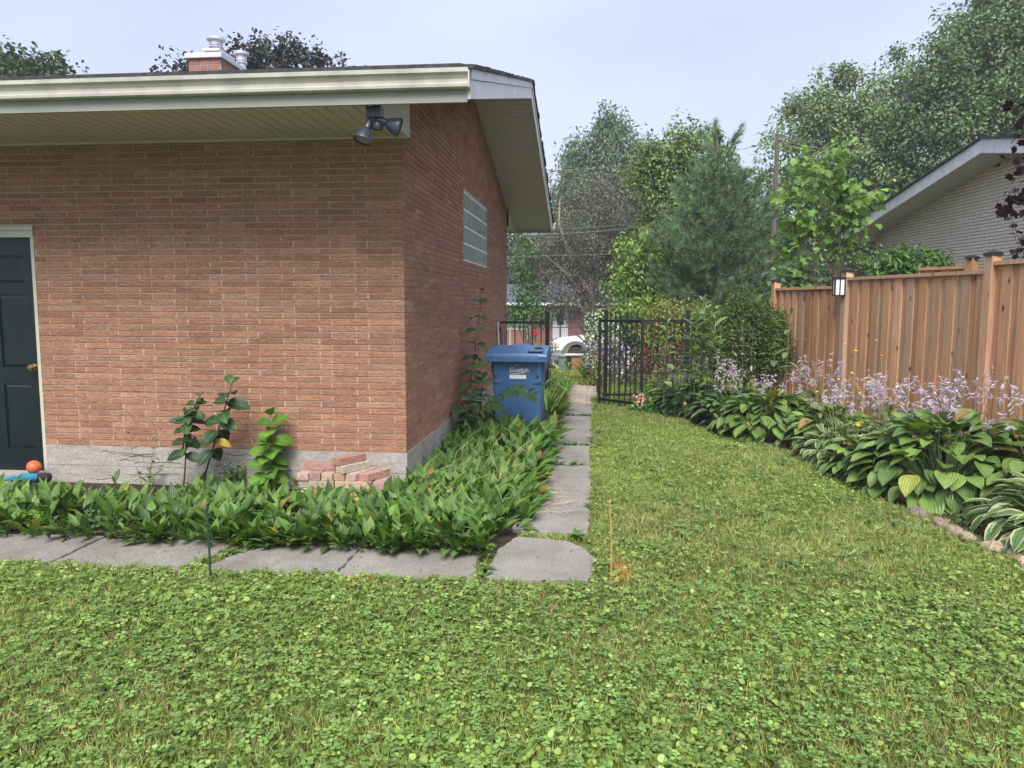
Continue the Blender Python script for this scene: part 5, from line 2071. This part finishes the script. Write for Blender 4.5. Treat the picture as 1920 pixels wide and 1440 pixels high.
tag(cover_patch('creeping_weed', '', 4.4, -.45, .22, .22, .05, 140, .035, [(.05, .11, .03), (.07, .13, .03)]), 'dark creeping weed on the shaded soil behind the edging stones', 'plant')
strap_clump('blue_fescue', 'fine blue-green grass tuft between the hostas', 4.35, 1.2, 160, .45, .006, [(.15, .24, .15), (.1, .2, .08)], .8, r=.08)

hosta('green hosta filling the bed behind the white-edged one', 4.15, 2.45, .5, .45, 170, .21, .13, HG, stalks=12, sh=.85)
hosta('green hosta between the dark hostas and the browning one', 3.25, 3.65, .42, .38, 130, .2, .125, HG + HD, yellow=.05, stalks=8, sh=.85)
hosta('low green hosta at the lawn edge left of the largest mound', 4.05, 1.05, .4, .34, 130, .2, .13, HG, yellow=.05)
hosta('yellow-green hosta against the fence at the right border', 5.2, .55, .5, .55, 130, .24, .15, [(.2, .27, .05), (.15, .23, .05), (.11, .19, .045)], yellow=.1, stalks=8, sh=.95)
# yellow daisies in front of the fence
t = thing('yellow_daisy', 'tall yellow daisies among the hosta spikes before the lantern post', 'flower', (4.7, 3.0, 0))
b = MB()
FP = []
for s in range(16):
    x, y = random.gauss(4.62, .16), random.gauss(2.9, .3)
    h = random.uniform(.5, .8) if s else 1.12
    if s < 4:
        h = random.uniform(.95, 1.2)
    p = (x + random.gauss(0, .05), y, h)
    b.tube([(x, y, 0), (x + .01, y, h * .5), p], .003, 4, (.14, .2, .06, 1))
    FP.append(p)
for s in range(5):
    x, y = random.gauss(4.2, .1), random.gauss(1.75, .15)
    p = (x, y, random.uniform(.3, .45))
    b.tube([(x, y, 0), p], .003, 4, (.14, .2, .06, 1))
    FP.append(p)
b.build('stem', M['stem'], t, smooth=True)
k = len(FP)
scatter('flowers', T_STAR, M['petal'], FP, (1, 0, 0), np.stack([R.normal(-.2, .3, k), R.normal(-.5, .3, k), np.ones(k)], 1), R.uniform(.04, .06, k), R.uniform(.04, .06, k), mixcol([(.75, .55, .03), (.8, .5, .02)], k, .05), 0, t)

# milkweeds before the gate and fence
def gp(px, Z):
    q = at(px, 565, Z)
    return q[0], q[1]


def mstem(px0, px1, pyt, Z):
    a, c = gp(px0, Z), at(px1, pyt, Z)
    return ((a[0], a[1], 0), tuple(c))


stemplant('milkweed', 'tallest pale green milkweed clump standing in front of the black fence', 'plant',
          [mstem(1312, 1322, 575, 10.5), mstem(1325, 1318, 566, 10.6), mstem(1335, 1342, 600, 10.4), mstem(1300, 1300, 610, 10.6), mstem(1318, 1330, 585, 10.7), mstem(1345, 1352, 625, 10.3), mstem(1308, 1308, 590, 10.4)], 12, .25, .10, MW, T_LANCE, M['leaf'], .35, .6, .25, .008, (.16, .2, .1), yellow=2)
stemplant('milkweed', 'single milkweed stem left of the tall clump, before the black pickets', 'plant',
          [mstem(1250, 1252, 605, 10.6)], 9, .24, .10, MW, T_LANCE, M['leaf'], .2, .7, .3, .008, (.16, .2, .1))
stemplant('milkweed', 'leaning milkweed in front of the end post of the cedar fence', 'plant',
          [mstem(1470, 1484, 590, 10.0), mstem(1465, 1452, 640, 10.1)], 8, .25, .095, MW, T_LANCE, M['leaf'], .1, .8, .4, .008, (.16, .2, .1))
stemplant('milkweed', 'low milkweed sprouts between the pink geranium and the dark hostas', 'plant',
          [mstem(1290, 1285, 690, 10.2), mstem(1320, 1328, 680, 10.2), mstem(1345, 1360, 690, 10.3), mstem(1270, 1268, 700, 10.4)], 6, .16, .09, [(.06, .13, .06), (.08, .16, .07)], T_OVAL, M['leaf'], .1, .7, .2, .006, (.16, .2, .1), yellow=1)
stemplant('white_leaved_weed', 'silvery weed with pale narrow leaves before the round bush', 'plant',
          [mstem(1395, 1392, 605, 10.7), mstem(1380, 1372, 622, 10.7), mstem(1410, 1412, 620, 10.7)], 9, .12, .035, [(.28, .32, .24), (.22, .27, .18)], T_LANCE, M['leaf'], -.1, 1.0, .35, .004, (.2, .2, .14))
x, y = gp(1240, 11.1)
q_ = cover_patch('geranium', '', x, y, .42, .3, .48, 620, .055, [(.08, .2, .035), (.11, .25, .045), (.06, .15, .03)], T_ROUND)
tag(q_, 'bright green geranium mound with lobed leaves at the foot of the gate', 'plant')
n = 26
scatter('blossoms', T_STAR, M['petal'], np.stack([R.normal(x - .3, .07, n), R.normal(y - .28, .05, n), R.uniform(.12, .3, n)], 1), (1, 0, 0), np.stack([R.normal(0, .4, n), R.normal(-1, .3, n), R.normal(.5, .3, n)], 1), .045, .045, mixcol([(.7, .28, .35), (.75, .4, .4), (.45, .2, .18)], n, .08), 0, q_)

# ------------------------------------------------------------------ shrubs and trees
def tree(name, label, cat, base, lobes, ncl, per, lL, lW, cols, tr=.12, clr=.35, tm=T_QUAD, droop=.25, barkc=(.16, .13, .11), group=None, nbr=40, trunk_top=None, mt='leafm', flat=.8, shell=.5, stems=None, brr=None):
    """lobes: (point, rx, ry, rz)"""
    base = np.array(base, float)
    t = thing(name, label, cat, base, group)
    vol = np.array([(l[1] * l[2] * l[3]) ** .75 for l in lobes])
    li = R.choice(len(lobes), ncl, p=vol / vol.sum())
    d = rdir(ncl)
    r_ = shell + (1 - shell) * R.random(ncl) ** .6
    c0 = np.array([l[0] for l in lobes])[li]
    rr = np.array([l[1:4] for l in lobes])[li]
    Cc = c0 + d * r_[:, None] * rr
    cs = clr * R.uniform(.6, 1.3, ncl)
    n = ncl * per
    i = np.repeat(np.arange(ncl), per)
    off = np.clip(R.normal(0, 1, (n, 3)), -1.7, 1.7) * np.array([1, 1, flat]) * .55 * cs[i][:, None]
    P = Cc[i] + off
    T = unit(off + R.normal(0, .6, (n, 3)) * cs[i][:, None] + np.array([0, 0, -droop]) * cs[i][:, None])
    N = np.array([0, 0, 1.0]) + R.normal(0, .55, (n, 3)) + .35 * d[i]
    kc = np.clip(1 + .16 * R.normal(0, 1, ncl), .6, 1.5)[i][:, None]
    tint = mixcol(cols, n, .12) * kc
    s = R.uniform(.7, 1.2, n)
    scatter('crown', tm, M[mt], P, T, N, lL * s, lW * s, tint, R.uniform(0, .9, n), t)
    top = np.array(trunk_top if trunk_top is not None else c0.mean(0) + np.array([0, 0, .3 * rr[:, 2].mean()]), float)
    b = MB()
    bc = (*barkc, 1)
    tl = [base - np.array([0, 0, .15])] + [base + (top - base) * q + R.normal(0, .02, 3) * np.linalg.norm(top - base) * .4 * (0 < q < 1) for q in (.08, .3, .55, .8, 1)]
    b.tube(tl, [tr * 1.25, tr, tr * .8, tr * .62, tr * .4, tr * .12], 9, bc)
    ta = np.array(tl)
    sel = R.choice(ncl, min(nbr, ncl), replace=False)
    for j in sel:
        f = float(np.clip((Cc[j, 2] - base[2]) / max(.1, top[2] - base[2]) * .75 - .1, .18, .92))
        p0 = np.array([np.interp(f, np.linspace(0, 1, 6), ta[:, c]) for c in range(3)])
        m_ = p0 + (Cc[j] - p0) * .5 + np.array([0, 0, -.06 * np.linalg.norm(Cc[j] - p0)])
        r0 = (brr or tr * .33) * random.uniform(.5, 1)
        b.tube([p0, m_, Cc[j]], [r0, r0 * .6, r0 * .15], 5, bc, cap=False)
    for s_ in (stems or []):
        b.tube(s_[0], s_[1], 7, s_[2] if len(s_) > 2 else bc)
    b.build('trunk', M['bark'], t, smooth=True)
    return t


def LB(px, py, Z, r, ry=None, rz=None):
    return (at(px, py, Z), r, ry or r, rz or r)


def GB(px, Z):
    q = at(px, 565, Z)
    return (q[0], q[1], float(gz(q[0], q[1])))


# the right-hand maples
MG = [(.16, .245, .105), (.195, .285, .12), (.115, .185, .08), (.25, .335, .15)]
tree('maple_tree', 'broad dark green maple rising over the grey house gable from its left', 'tree', GB(1600, 29),
     [LB(1600, 290, 29, 2.2), LB(1530, 225, 29, 1.2), LB(1650, 215, 29, 1.4), LB(1490, 290, 29, 1.2), LB(1540, 390, 29, 2.0), LB(1690, 300, 28, 2.0), LB(1440, 345, 30, .6), LB(1425, 325, 30, .4), LB(1455, 440, 30, 1.0), LB(1640, 400, 29, 2.2), LB(1535, 165, 29, .3, .4, .5), LB(1583, 150, 29, .35, .4, .55), LB(1625, 155, 29, .35), LB(1672, 118, 29, .35, .4, .6), LB(1492, 205, 29, .4), LB(1475, 245, 29, .45), LB(1700, 150, 29, .5), LB(1550, 170, 29, .6)],
     430, 120, .135, .10, MG, .3, .5, nbr=90, droop=.3)
tree('maple_tree', 'tallest maple filling the upper right corner behind the grey house', 'tree', GB(1850, 26),
     [LB(1830, 150, 26, 2.0), LB(1890, 60, 26, 1.8), LB(1768, 130, 26, 1.1), LB(1930, 200, 26, 2.2), LB(1800, 240, 26.5, 2.2), LB(1990, 80, 26, 2.4), LB(1845, 30, 26, .9), LB(1900, -60, 26, 1.5), LB(1745, 190, 26, 1.2), LB(1738, 95, 26, .35), LB(1765, 65, 26, .35, .4, .45), LB(1805, 40, 26, .45), LB(1725, 140, 26, .4)],
     420, 120, .13, .10, [(.155, .24, .11), (.19, .285, .13), (.12, .195, .09)], .3, .5, nbr=90, droop=.3)
tree('maple_sapling', 'slender young maple with bright lobed leaves behind the cedar fence', 'tree', GB(1562, 13.5),
     [LB(1530, 340, 13.5, .42, .42, .35), LB(1487, 350, 13.5, .3), LB(1605, 378, 13.5, .42), LB(1560, 420, 13.5, .5, .5, .35), LB(1505, 430, 13.5, .4), LB(1577, 290, 13.5, .12, .12, .32), LB(1575, 300, 13.5, .14, .14, .3), LB(1635, 375, 13.5, .2), LB(1500, 310, 13.5, .25), LB(1585, 470, 13.5, .4, .4, .3), LB(1510, 480, 13.5, .3)],
     75, 10, .135, .14, [(.13, .26, .04), (.17, .32, .05), (.09, .19, .035), (.20, .33, .07)], .035, .24, T_MAPLE, .4, nbr=50, trunk_top=at(1576, 300, 13.5), mt='leaf', shell=.2)
tree('copper_maple', 'dark purple-leaved maple reaching in from the right border', 'tree', (*at(2010, 565, 8.6)[:2], 0),
     [LB(1900, 400, 7.2, .14, .2, .16), LB(1912, 265, 7.3, .12, .2, .12), LB(1908, 460, 7.1, .09), LB(1915, 205, 7.3, .1), LB(1895, 375, 7.2, .1), LB(1990, 330, 7.6, .5), LB(2010, 200, 7.8, .5), LB(1925, 340, 7.3, .1), LB(1990, 450, 7.6, .4)],
     80, 8, .085, .10, [(.022, .011, .012), (.03, .014, .014), (.016, .01, .012)], .05, .12, T_MAPLE, .3, nbr=60, trunk_top=at(1985, 180, 7.8), mt='leafm', shell=.2, brr=.012)

# behind the roof
tree('maple_tree', 'dark bronze maple showing over the roof on both sides of the chimney', 'tree', GB(500, 26),
     [LB(480, 130, 26, .9), LB(500, 95, 26, .45), LB(555, 120, 26, .8), LB(590, 130, 26, .6), LB(425, 125, 26, .6), LB(340, 130, 26, .6), LB(365, 120, 26, .45), LB(310, 140, 26, .35), LB(480, 210, 26, 1.8)],
     210, 36, .17, .13, [(.045, .05, .042), (.06, .062, .05), (.05, .04, .04), (.04, .06, .035)], .2, .38, nbr=60)
tree('maple_tree', 'small bronze tree tip peeking over the gutter right of the chimney', 'tree', GB(650, 25),
     [LB(636, 125, 25, .22, .25, .45), LB(675, 140, 25, .25), LB(650, 200, 25, 1.0)], 50, 30, .15, .11, [(.04, .055, .04), (.055, .06, .045)], .12, .25, nbr=20)
tree('maple_tree', 'green tree showing over the roof at the upper left corner', 'tree', GB(60, 24),
     [LB(25, 145, 24, .75), LB(85, 150, 24, .7), LB(105, 130, 24, .4), LB(15, 115, 24, .45), LB(-40, 150, 24, .9), LB(60, 210, 24, 1.4)],
     130, 38, .16, .12, [(.05, .085, .05), (.065, .105, .055), (.09, .15, .05)], .2, .4, nbr=40)

# dark plum with leaning pale stems
zb = gz(0, 17.6)
pb = GB(1118, 24)
PST = []
for pts, r0 in ([[(1118, 600), (1095, 560), (1060, 510), (1010, 470), (985, 440)], .09], [[(1105, 600), (1085, 570), (1050, 545), (1010, 500)], .06], [[(1120, 600), (1110, 555), (1075, 500), (1048, 420), (1050, 370)], .10],
                [[(1135, 600), (1150, 540), (1152, 470), (1153, 420), (1175, 370)], .08], [[(1152, 440), (1120, 400), (1100, 360)], .04], [[(1090, 500), (1120, 440), (1130, 400)], .04], [[(1150, 480), (1190, 430), (1205, 390)], .04]):
    PST.append(([at(a, c, 24 + .3 * math.sin(a)) for a, c in pts], [r0 * (1 - .8 * q / (len(pts) - 1)) for q in range(len(pts))], (.30, .25, .19, 1)))
tree('plum_tree', 'dark purple-grey plum tree with pale leaning stems beyond the garden', 'tree', pb,
     [LB(1090, 440, 24, 1.3), LB(1020, 490, 24, 1.0), LB(1135, 510, 24, 1.1), LB(1060, 545, 24, .9), LB(1160, 420, 24, .9), LB(1100, 370, 24, .8), LB(1020, 550, 24, .6), LB(985, 500, 24, .5), LB(1180, 480, 24, .8), LB(1150, 350, 24, .5), LB(1190, 380, 24, .5), LB(1140, 570, 24.4, .6)],
     420, 70, .075, .045, [(.15, .14, .125), (.18, .165, .145), (.15, .185, .125), (.11, .105, .10)], .09, .36, nbr=150, barkc=(.19, .17, .155), trunk_top=at(1085, 500, 24), stems=PST, brr=.022)
tree('willow_tree', 'tall green weeping-leaved tree rising highest behind the plum', 'tree', GB(1130, 52),
     [LB(1130, 290, 52, .9, .9, 2.0), LB(1098, 300, 52, .7, .7, 1.6), LB(1068, 300, 52, .5, .6, 1.2), LB(1160, 245, 52, .9, .9, .8), LB(1140, 240, 52, .5, .5, .9), LB(1165, 300, 52, .8, .8, 1.8), LB(1200, 290, 52, .7, .7, 1.1), LB(1062, 370, 52, .9, 1, 1.4), LB(1110, 390, 52, 1.6), LB(1150, 380, 52, 1.5), LB(1200, 370, 52, 1.4), LB(1040, 410, 52, .7), LB(1070, 270, 52, .3, .3, .5)],
     210, 120, .3, .12, [(.13, .21, .10), (.16, .245, .115), (.10, .17, .085)], .35, .55, T_QUAD, 1.0, nbr=40, flat=1.7)
MB2 = [(.14, .22, .06), (.18, .27, .08), (.11, .18, .05)]
tree('maple_tree', 'light green maple behind the pine with upright leafy shoots', 'tree', GB(1285, 21),
     [LB(1265, 310, 21, .9), LB(1225, 340, 21, .65), LB(1310, 300, 21, .7), LB(1275, 260, 21, .35, .35, .5), LB(1315, 262, 21, .3), LB(1250, 390, 21, .55), LB(1345, 320, 21, .45), LB(1215, 285, 21, .25, .25, .4), LB(1195, 320, 21, .25), LB(1290, 400, 21, .9), LB(1365, 300, 21, .3), LB(1230, 450, 21, .4), LB(1340, 275, 21, .2, .2, .35)],
     170, 70, .105, .085, MB2, .11, .36, T_QUAD, .5, nbr=60, mt='leaf')
tree('ash_tree', 'low yellow-green leafy tree left of the pine behind the open gate', 'tree', GB(1210, 17),
     [LB(1190, 470, 17, .4, .4, .5), LB(1200, 530, 17, .5), LB(1190, 580, 17, .5), LB(1165, 545, 17, .28), LB(1240, 570, 17, .5), LB(1225, 500, 17, .4), LB(1215, 600, 16.5, .5), LB(1160, 595, 17, .3), LB(1260, 610, 16.5, .4)],
     170, 30, .11, .06, [(.16, .27, .05), (.21, .33, .07), (.11, .2, .04)], .05, .24, T_QUAD, .5, nbr=50, mt='leaf')
tree('young_tree', 'thin young tree with fresh green leaves in front of the far bungalow', 'tree', GB(988, 23),
     [LB(985, 480, 23, .3, .3, .4), LB(992, 520, 23, .4), LB(968, 590, 23, .45, .45, .3), LB(1010, 592, 23, .4, .4, .3), LB(990, 555, 23, .45, .45, .25), LB(978, 450, 23, .2, .2, .3), LB(1022, 585, 23, .3, .3, .2)],
     75, 26, .10, .07, [(.07, .17, .05), (.09, .2, .055), (.05, .12, .04)], .03, .22, T_QUAD, .3, nbr=40, trunk_top=at(983, 450, 23), mt='leaf')
FG = [(.065, .115, .05), (.085, .14, .055), (.10, .15, .055)]
tree('background_tree', 'dark green tree behind the bungalow roof, half hidden by the brick house', 'tree', GB(960, 62),
     [LB(940, 500, 62, 2.6), LB(985, 500, 62, 2.0), LB(1015, 470, 62, 1.6), LB(900, 460, 62, 3.0), LB(962, 455, 62, .9)], 190, 40, .4, .28, FG + [(.09, .1, .035)], .3, 1.0, nbr=30)
tree('background_tree', 'dense dark tree directly behind the plum and the bungalow', 'tree', GB(1090, 64),
     [LB(1080, 460, 64, 3.0), LB(1130, 430, 64, 3.2), LB(1040, 500, 64, 2.4), LB(1180, 470, 64, 3.0)], 220, 40, .42, .3, FG, .3, 1.1, nbr=30)
tree('background_tree', 'dark tree seen between the pine and the utility pole', 'tree', GB(1420, 46),
     [LB(1400, 460, 46, 2.2), LB(1450, 480, 46, 2.0), LB(1350, 480, 46, 2.2), LB(1290, 470, 46, 2.2), LB(1440, 410, 46, .9)], 200, 38, .32, .24, FG, .25, .8, nbr=40)
tree('background_tree', 'low dark tree under the big maple, beyond the distant grey roof', 'tree', GB(1600, 50),
     [LB(1560, 470, 50, 2.2), LB(1630, 470, 50, 2.4), LB(1500, 480, 50, 2.0), LB(1700, 440, 50, 2.5)], 180, 38, .35, .26, FG, .25, .8, nbr=40)

# shrubs
tree('round_shrub', 'rounded fine-leaved shrub with a yellowish top beside the end of the cedar fence', 'shrub', GB(1400, 11.9),
     [LB(1400, 620, 11.9, .5, .5, .48), LB(1375, 660, 11.9, .42), LB(1440, 650, 11.9, .42), LB(1395, 575, 11.9, .25), LB(1430, 610, 11.9, .3)],
     520, 44, .045, .021, [(.07, .115, .03), (.095, .14, .035), (.05, .09, .028), (.14, .18, .045)], .03, .14, T_QUAD, .1, nbr=80, shell=.75, brr=.006)
tree('hydrangea', 'leafy green bush showing above the cedar fence below the grey gable', 'shrub', GB(1712, 11.2),
     [LB(1712, 495, 11.2, .42, .4, .22), LB(1672, 505, 11.2, .3, .3, .2), LB(1755, 505, 11.2, .28, .3, .2), LB(1710, 540, 11.2, .55, .5, .4)],
     150, 26, .13, .045, [(.07, .17, .035), (.1, .22, .045), (.05, .12, .03)], .03, .16, T_QUAD, .6, nbr=50, mt='leaf', brr=.008)
tree('leafy_shrub', 'pale green broad-leaved shrub above the lowest bay of the cedar fence', 'shrub', GB(1520, 14),
     [LB(1480, 525, 14, .35, .35, .2), LB(1530, 530, 14, .35, .35, .18), LB(1575, 525, 14, .3, .3, .2), LB(1520, 560, 14, .7, .5, .3)],
     90, 16, .13, .11, [(.10, .22, .05), (.14, .27, .08), (.2, .32, .14)], .03, .2, T_OVAL, .4, nbr=30, mt='leaf', brr=.008)
tree('berry_shrub', 'sprawling yellow-green shrub hanging over the black fence', 'shrub', GB(1262, 13.2),
     [LB(1250, 590, 13.2, .4, .4, .22), LB(1290, 600, 13.2, .4, .4, .25), LB(1225, 605, 13.2, .3, .3, .25), LB(1310, 620, 13.2, .35), LB(1270, 640, 13.2, .5, .4, .35)],
     140, 24, .07, .045, [(.17, .24, .05), (.13, .2, .04), (.26, .27, .07), (.3, .2, .1)], .03, .2, T_QUAD, .4, nbr=60, mt='leaf', brr=.006)
tree('withered_shrub', 'withered brown seed heads and twigs behind the black pickets', 'shrub', GB(1240, 12.8),
     [LB(1240, 680, 12.8, .4, .3, .35), LB(1275, 670, 12.8, .35, .3, .3), LB(1215, 690, 12.8, .25, .25, .3)],
     90, 18, .04, .025, [(.2, .12, .08), (.28, .2, .13), (.13, .1, .06)], .02, .16, T_QUAD, .2, nbr=80, barkc=(.2, .14, .09), brr=.005)
# the flowering bed beyond the gate
def flower_bush(name, label, px, Z, lobes, ncl, per, lL, lW, cols, nfl, fs, fcols):
    t = tree(name, label, 'flower bush', GB(px, Z), lobes, ncl, per, lL, lW, cols, .02, .14, T_QUAD, .3, nbr=20, mt='leaf', brr=.005)
    vol = np.array([(l[1] * l[2] * l[3]) ** .7 for l in lobes])
    li = R.choice(len(lobes), nfl, p=vol / vol.sum())
    d = rdir(nfl)
    d[:, 1] = -np.abs(d[:, 1])
    P = np.array([l[0] for l in lobes])[li] + d * np.array([l[1:4] for l in lobes])[li] * R.uniform(.9, 1.12, (nfl, 1))
    scatter('blossoms', T_STAR, M['petal'], P, rdir(nfl), d + np.array([0, -.3, .3]), fs * R.uniform(.7, 1.2, nfl), fs, mixcol(fcols, nfl, .06), 0, t)
    return t


flower_bush('white_rose', 'white flowering bush at the end of the front lawn, left of the gate post', 1112, 16.5,
            [LB(1118, 602, 16.5, .25, .3, .22), LB(1122, 640, 16.5, .3, .35, .35), LB(1138, 625, 16.5, .3), LB(1122, 680, 16.3, .3, .35, .3)], 90, 22, .06, .04, [(.09, .16, .04), (.12, .2, .05)], 420, .06, [(.78, .78, .7), (.8, .8, .76), (.7, .72, .6)])
flower_bush('petunia', 'purple petunias massed behind the bars of the open gate', 1140, 15.2,
            [LB(1115, 655, 15.2, .22, .2, .16), LB(1150, 655, 15.2, .22, .2, .18), LB(1175, 665, 15.2, .2, .2, .15), LB(1140, 685, 15.2, .4, .2, .2)], 60, 18, .05, .03, [(.07, .13, .05), (.09, .15, .05)], 260, .065, [(.22, .10, .42), (.3, .17, .5), (.5, .38, .6), (.65, .55, .68)])
flower_bush('petunia', 'smaller white and pink flowers low behind the gate', 1165, 14.6,
            [LB(1160, 705, 14.6, .3, .2, .14), LB(1195, 700, 14.6, .25, .2, .16), LB(1180, 690, 14.6, .2)], 45, 16, .05, .03, [(.08, .15, .05), (.1, .18, .06)], 70, .06, [(.75, .7, .72), (.7, .5, .55)])
tree('lilac_bush', 'plain green bush filling the view behind the open gate', 'shrub', GB(1175, 18.5),
     [LB(1160, 640, 18.5, .45, .4, .5), LB(1205, 630, 18.5, .5, .4, .5), LB(1180, 690, 18.5, .6, .4, .4), LB(1245, 650, 18.5, .5), LB(1135, 680, 18.5, .35)],
     170, 34, .08, .055, [(.10, .17, .05), (.13, .21, .06), (.08, .13, .04)], .03, .2, T_QUAD, .3, nbr=40, brr=.006)
x, y, z = GB(1108, 15.6)
strap_clump('iris', 'upright iris leaves by the solar light in the far bed', x, y, 70, .62, .035, [(.13, .22, .08), (.16, .26, .1)], .45, z, .12)
flower_bush('yellow_daisy', 'yellow flowers on a low bush beside the gate hinge', 1118, 14.6, [LB(1118, 690, 14.6, .14, .14, .22), LB(1120, 705, 14.6, .2, .2, .12)], 26, 16, .045, .03, [(.09, .15, .03), (.13, .18, .04)], 40, .045, [(.75, .5, .03), (.7, .55, .05)])
flower_bush('pink_phlox', 'pale pink flowers behind the right corner of the blue bin', 1032, 13.5, [LB(1033, 660, 13.5, .06, .1, .2), LB(1034, 685, 13.5, .08, .1, .15)], 12, 9, .05, .03, [(.09, .16, .05), (.12, .2, .06)], 26, .045, [(.75, .6, .62), (.78, .68, .66)])
tag(cover_patch('far_shrub', '', *GB(985, 30)[:2], 1.2, .6, .9, 500, .16, [(.06, .12, .04), (.09, .16, .05)], T_OVAL, z0=GB(985, 30)[2]), 'green foundation shrub left of the bungalow porch', 'shrub')
x, y = gp(1208, 12.9)
ft = thing('bird_feeder', 'small red bird feeder hanging behind the black pickets', 'feeder', (x, y, 0))
b = MB()
b.lathe([(.02, .5), (.045, .52), (.045, .6), (.02, .62), (.02, .72), (.045, .74), (.04, .82), (.01, .84)], 14, Matrix.Translation((x, y, 0)))
b.build('feeder_body', mat_plain('red_plastic', (.55, .04, .03), .35), ft, smooth='auto')
b = MB()
b.tube([(x + .06, y, 0), (x + .06, y, 1.0), (x + .03, y, 1.06), (x, y, 1.02), (x, y, .83)], .006, 6)
b.build('hook', M['black'], ft, smooth=True)

# ------------------------------------------------------------------ white pine
def pine(label, px, Z, toppy):
    base = np.array(GB(px, Z))
    top = at(px + 0, toppy, Z)
    H = top[2] - base[2]
    t = thing('pine_tree', label, 'tree', base)
    b = MB()
    b.tube([base - np.array([0, 0, .1]), base + np.array([0, 0, H * .3]), base + np.array([.03, 0, H * .6]), base + np.array([.02, 0, H * .78]), np.array([top[0], top[1], top[2]])], [.13, .1, .05, .02, .008], 8, (.16, .13, .11, 1))
    P, D = [], []
    hs = list(np.arange(.4, H * .78, .22)) + [H * .825]
    for wi, h in enumerate(hs):
        f = h / H
        lb = 2.0 * max(0, 1 - f / .84) ** .56 + (.42 if f > .8 else .05)
        nb = 8 if f < .75 else 5
        ph = random.uniform(0, 6)
        for k in range(nb):
            az = ph + k * 6.283 / nb + random.gauss(0, .2)
            l = lb * random.uniform(.72, 1.12)
            e0 = .12 + .6 * f + (.45 if f > .8 else 0)
            dirv = np.array([math.cos(az), math.sin(az), 0])
            p0 = np.array([base[0] + .03 * f, base[1], base[2] + h])
            pl = [p0 + dirv * l * q + np.array([0, 0, l * (math.tan(e0) * q * .6 + .35 * q * q)]) for q in np.linspace(0, 1, 6)]
            b.tube(pl, [.02 * (1 - f) + .006, .016 * (1 - f) + .005, .012, .009, .006, .003], 5, (.2, .16, .12, 1), cap=False)
            pa = np.array(pl)
            ns = max(6, int(l * 22))
            for s in range(ns):
                u = .22 + .78 * (s + random.random()) / ns
                p = np.array([np.interp(u, np.linspace(0, 1, 6), pa[:, c]) for c in range(3)])
                sd = np.array([-dirv[1], dirv[0], 0]) * random.choice((-1, 1))
                o = random.random() * .34 * l * (1 - u * .75)
                q = p + sd * o + dirv * o * .55 + np.array([0, 0, .25 * o + random.gauss(0, .05)])
                if o > .1:
                    b.tube([p, q], [.005, .003], 3, (.2, .16, .12, 1), cap=False)
                P.append(q)
                D.append(unit((dirv * .7 + sd * .5 * (o > .04) + np.array([0, 0, .55]))[None])[0])
    for q in np.linspace(.78, 1.0, 34):
        P.append(np.array([top[0], top[1], base[2] + H * q]))
        D.append(np.array([0, 0, 1.0]))
    b.build('trunk', M['bark'], t, smooth=True)
    P, D = np.array(P), np.array(D)
    n = 46
    k = len(P) * n
    i = np.repeat(np.arange(len(P)), n)
    T = unit(D[i] * 1.0 + R.normal(0, .55, (k, 3)))
    PP = P[i] - D[i] * R.uniform(0, .1, (k, 1))
    kc = np.clip(1 + .2 * R.normal(0, 1, len(P)), .5, 1.6)[i][:, None]
    scatter('crown', T_NEEDLE, M['needle'], PP, T, rdir(k), R.uniform(.11, .18, k), R.uniform(.007, .011, k), mixcol([(.14, .235, .12), (.18, .285, .14), (.235, .35, .17), (.09, .165, .09)], k, .1) * kc, R.uniform(0, .4, k), t, smooth=False)


pine('blue-green white pine with a bare leader at its tip, behind the black fence', 1342, 17.0, 226)

# ------------------------------------------------------------------ humid summer air
hb = MB()
hb.box(-70, 70, -12, 110, -2.3, 24)
hm = bpy.data.materials.new('haze')
hm.use_nodes = True
ht = hm.node_tree
ht.nodes.clear()
ho_ = ht.nodes.new('ShaderNodeOutputMaterial')
hv = ht.nodes.new('ShaderNodeVolumePrincipled')
hv.inputs['Color'].default_value = (.85, .9, 1.0, 1)
hv.inputs['Density'].default_value = 0.0013
ht.links.new(hv.outputs[0], ho_.inputs['Volume'])
tag(hb.build('haze', hm), kind='stuff')
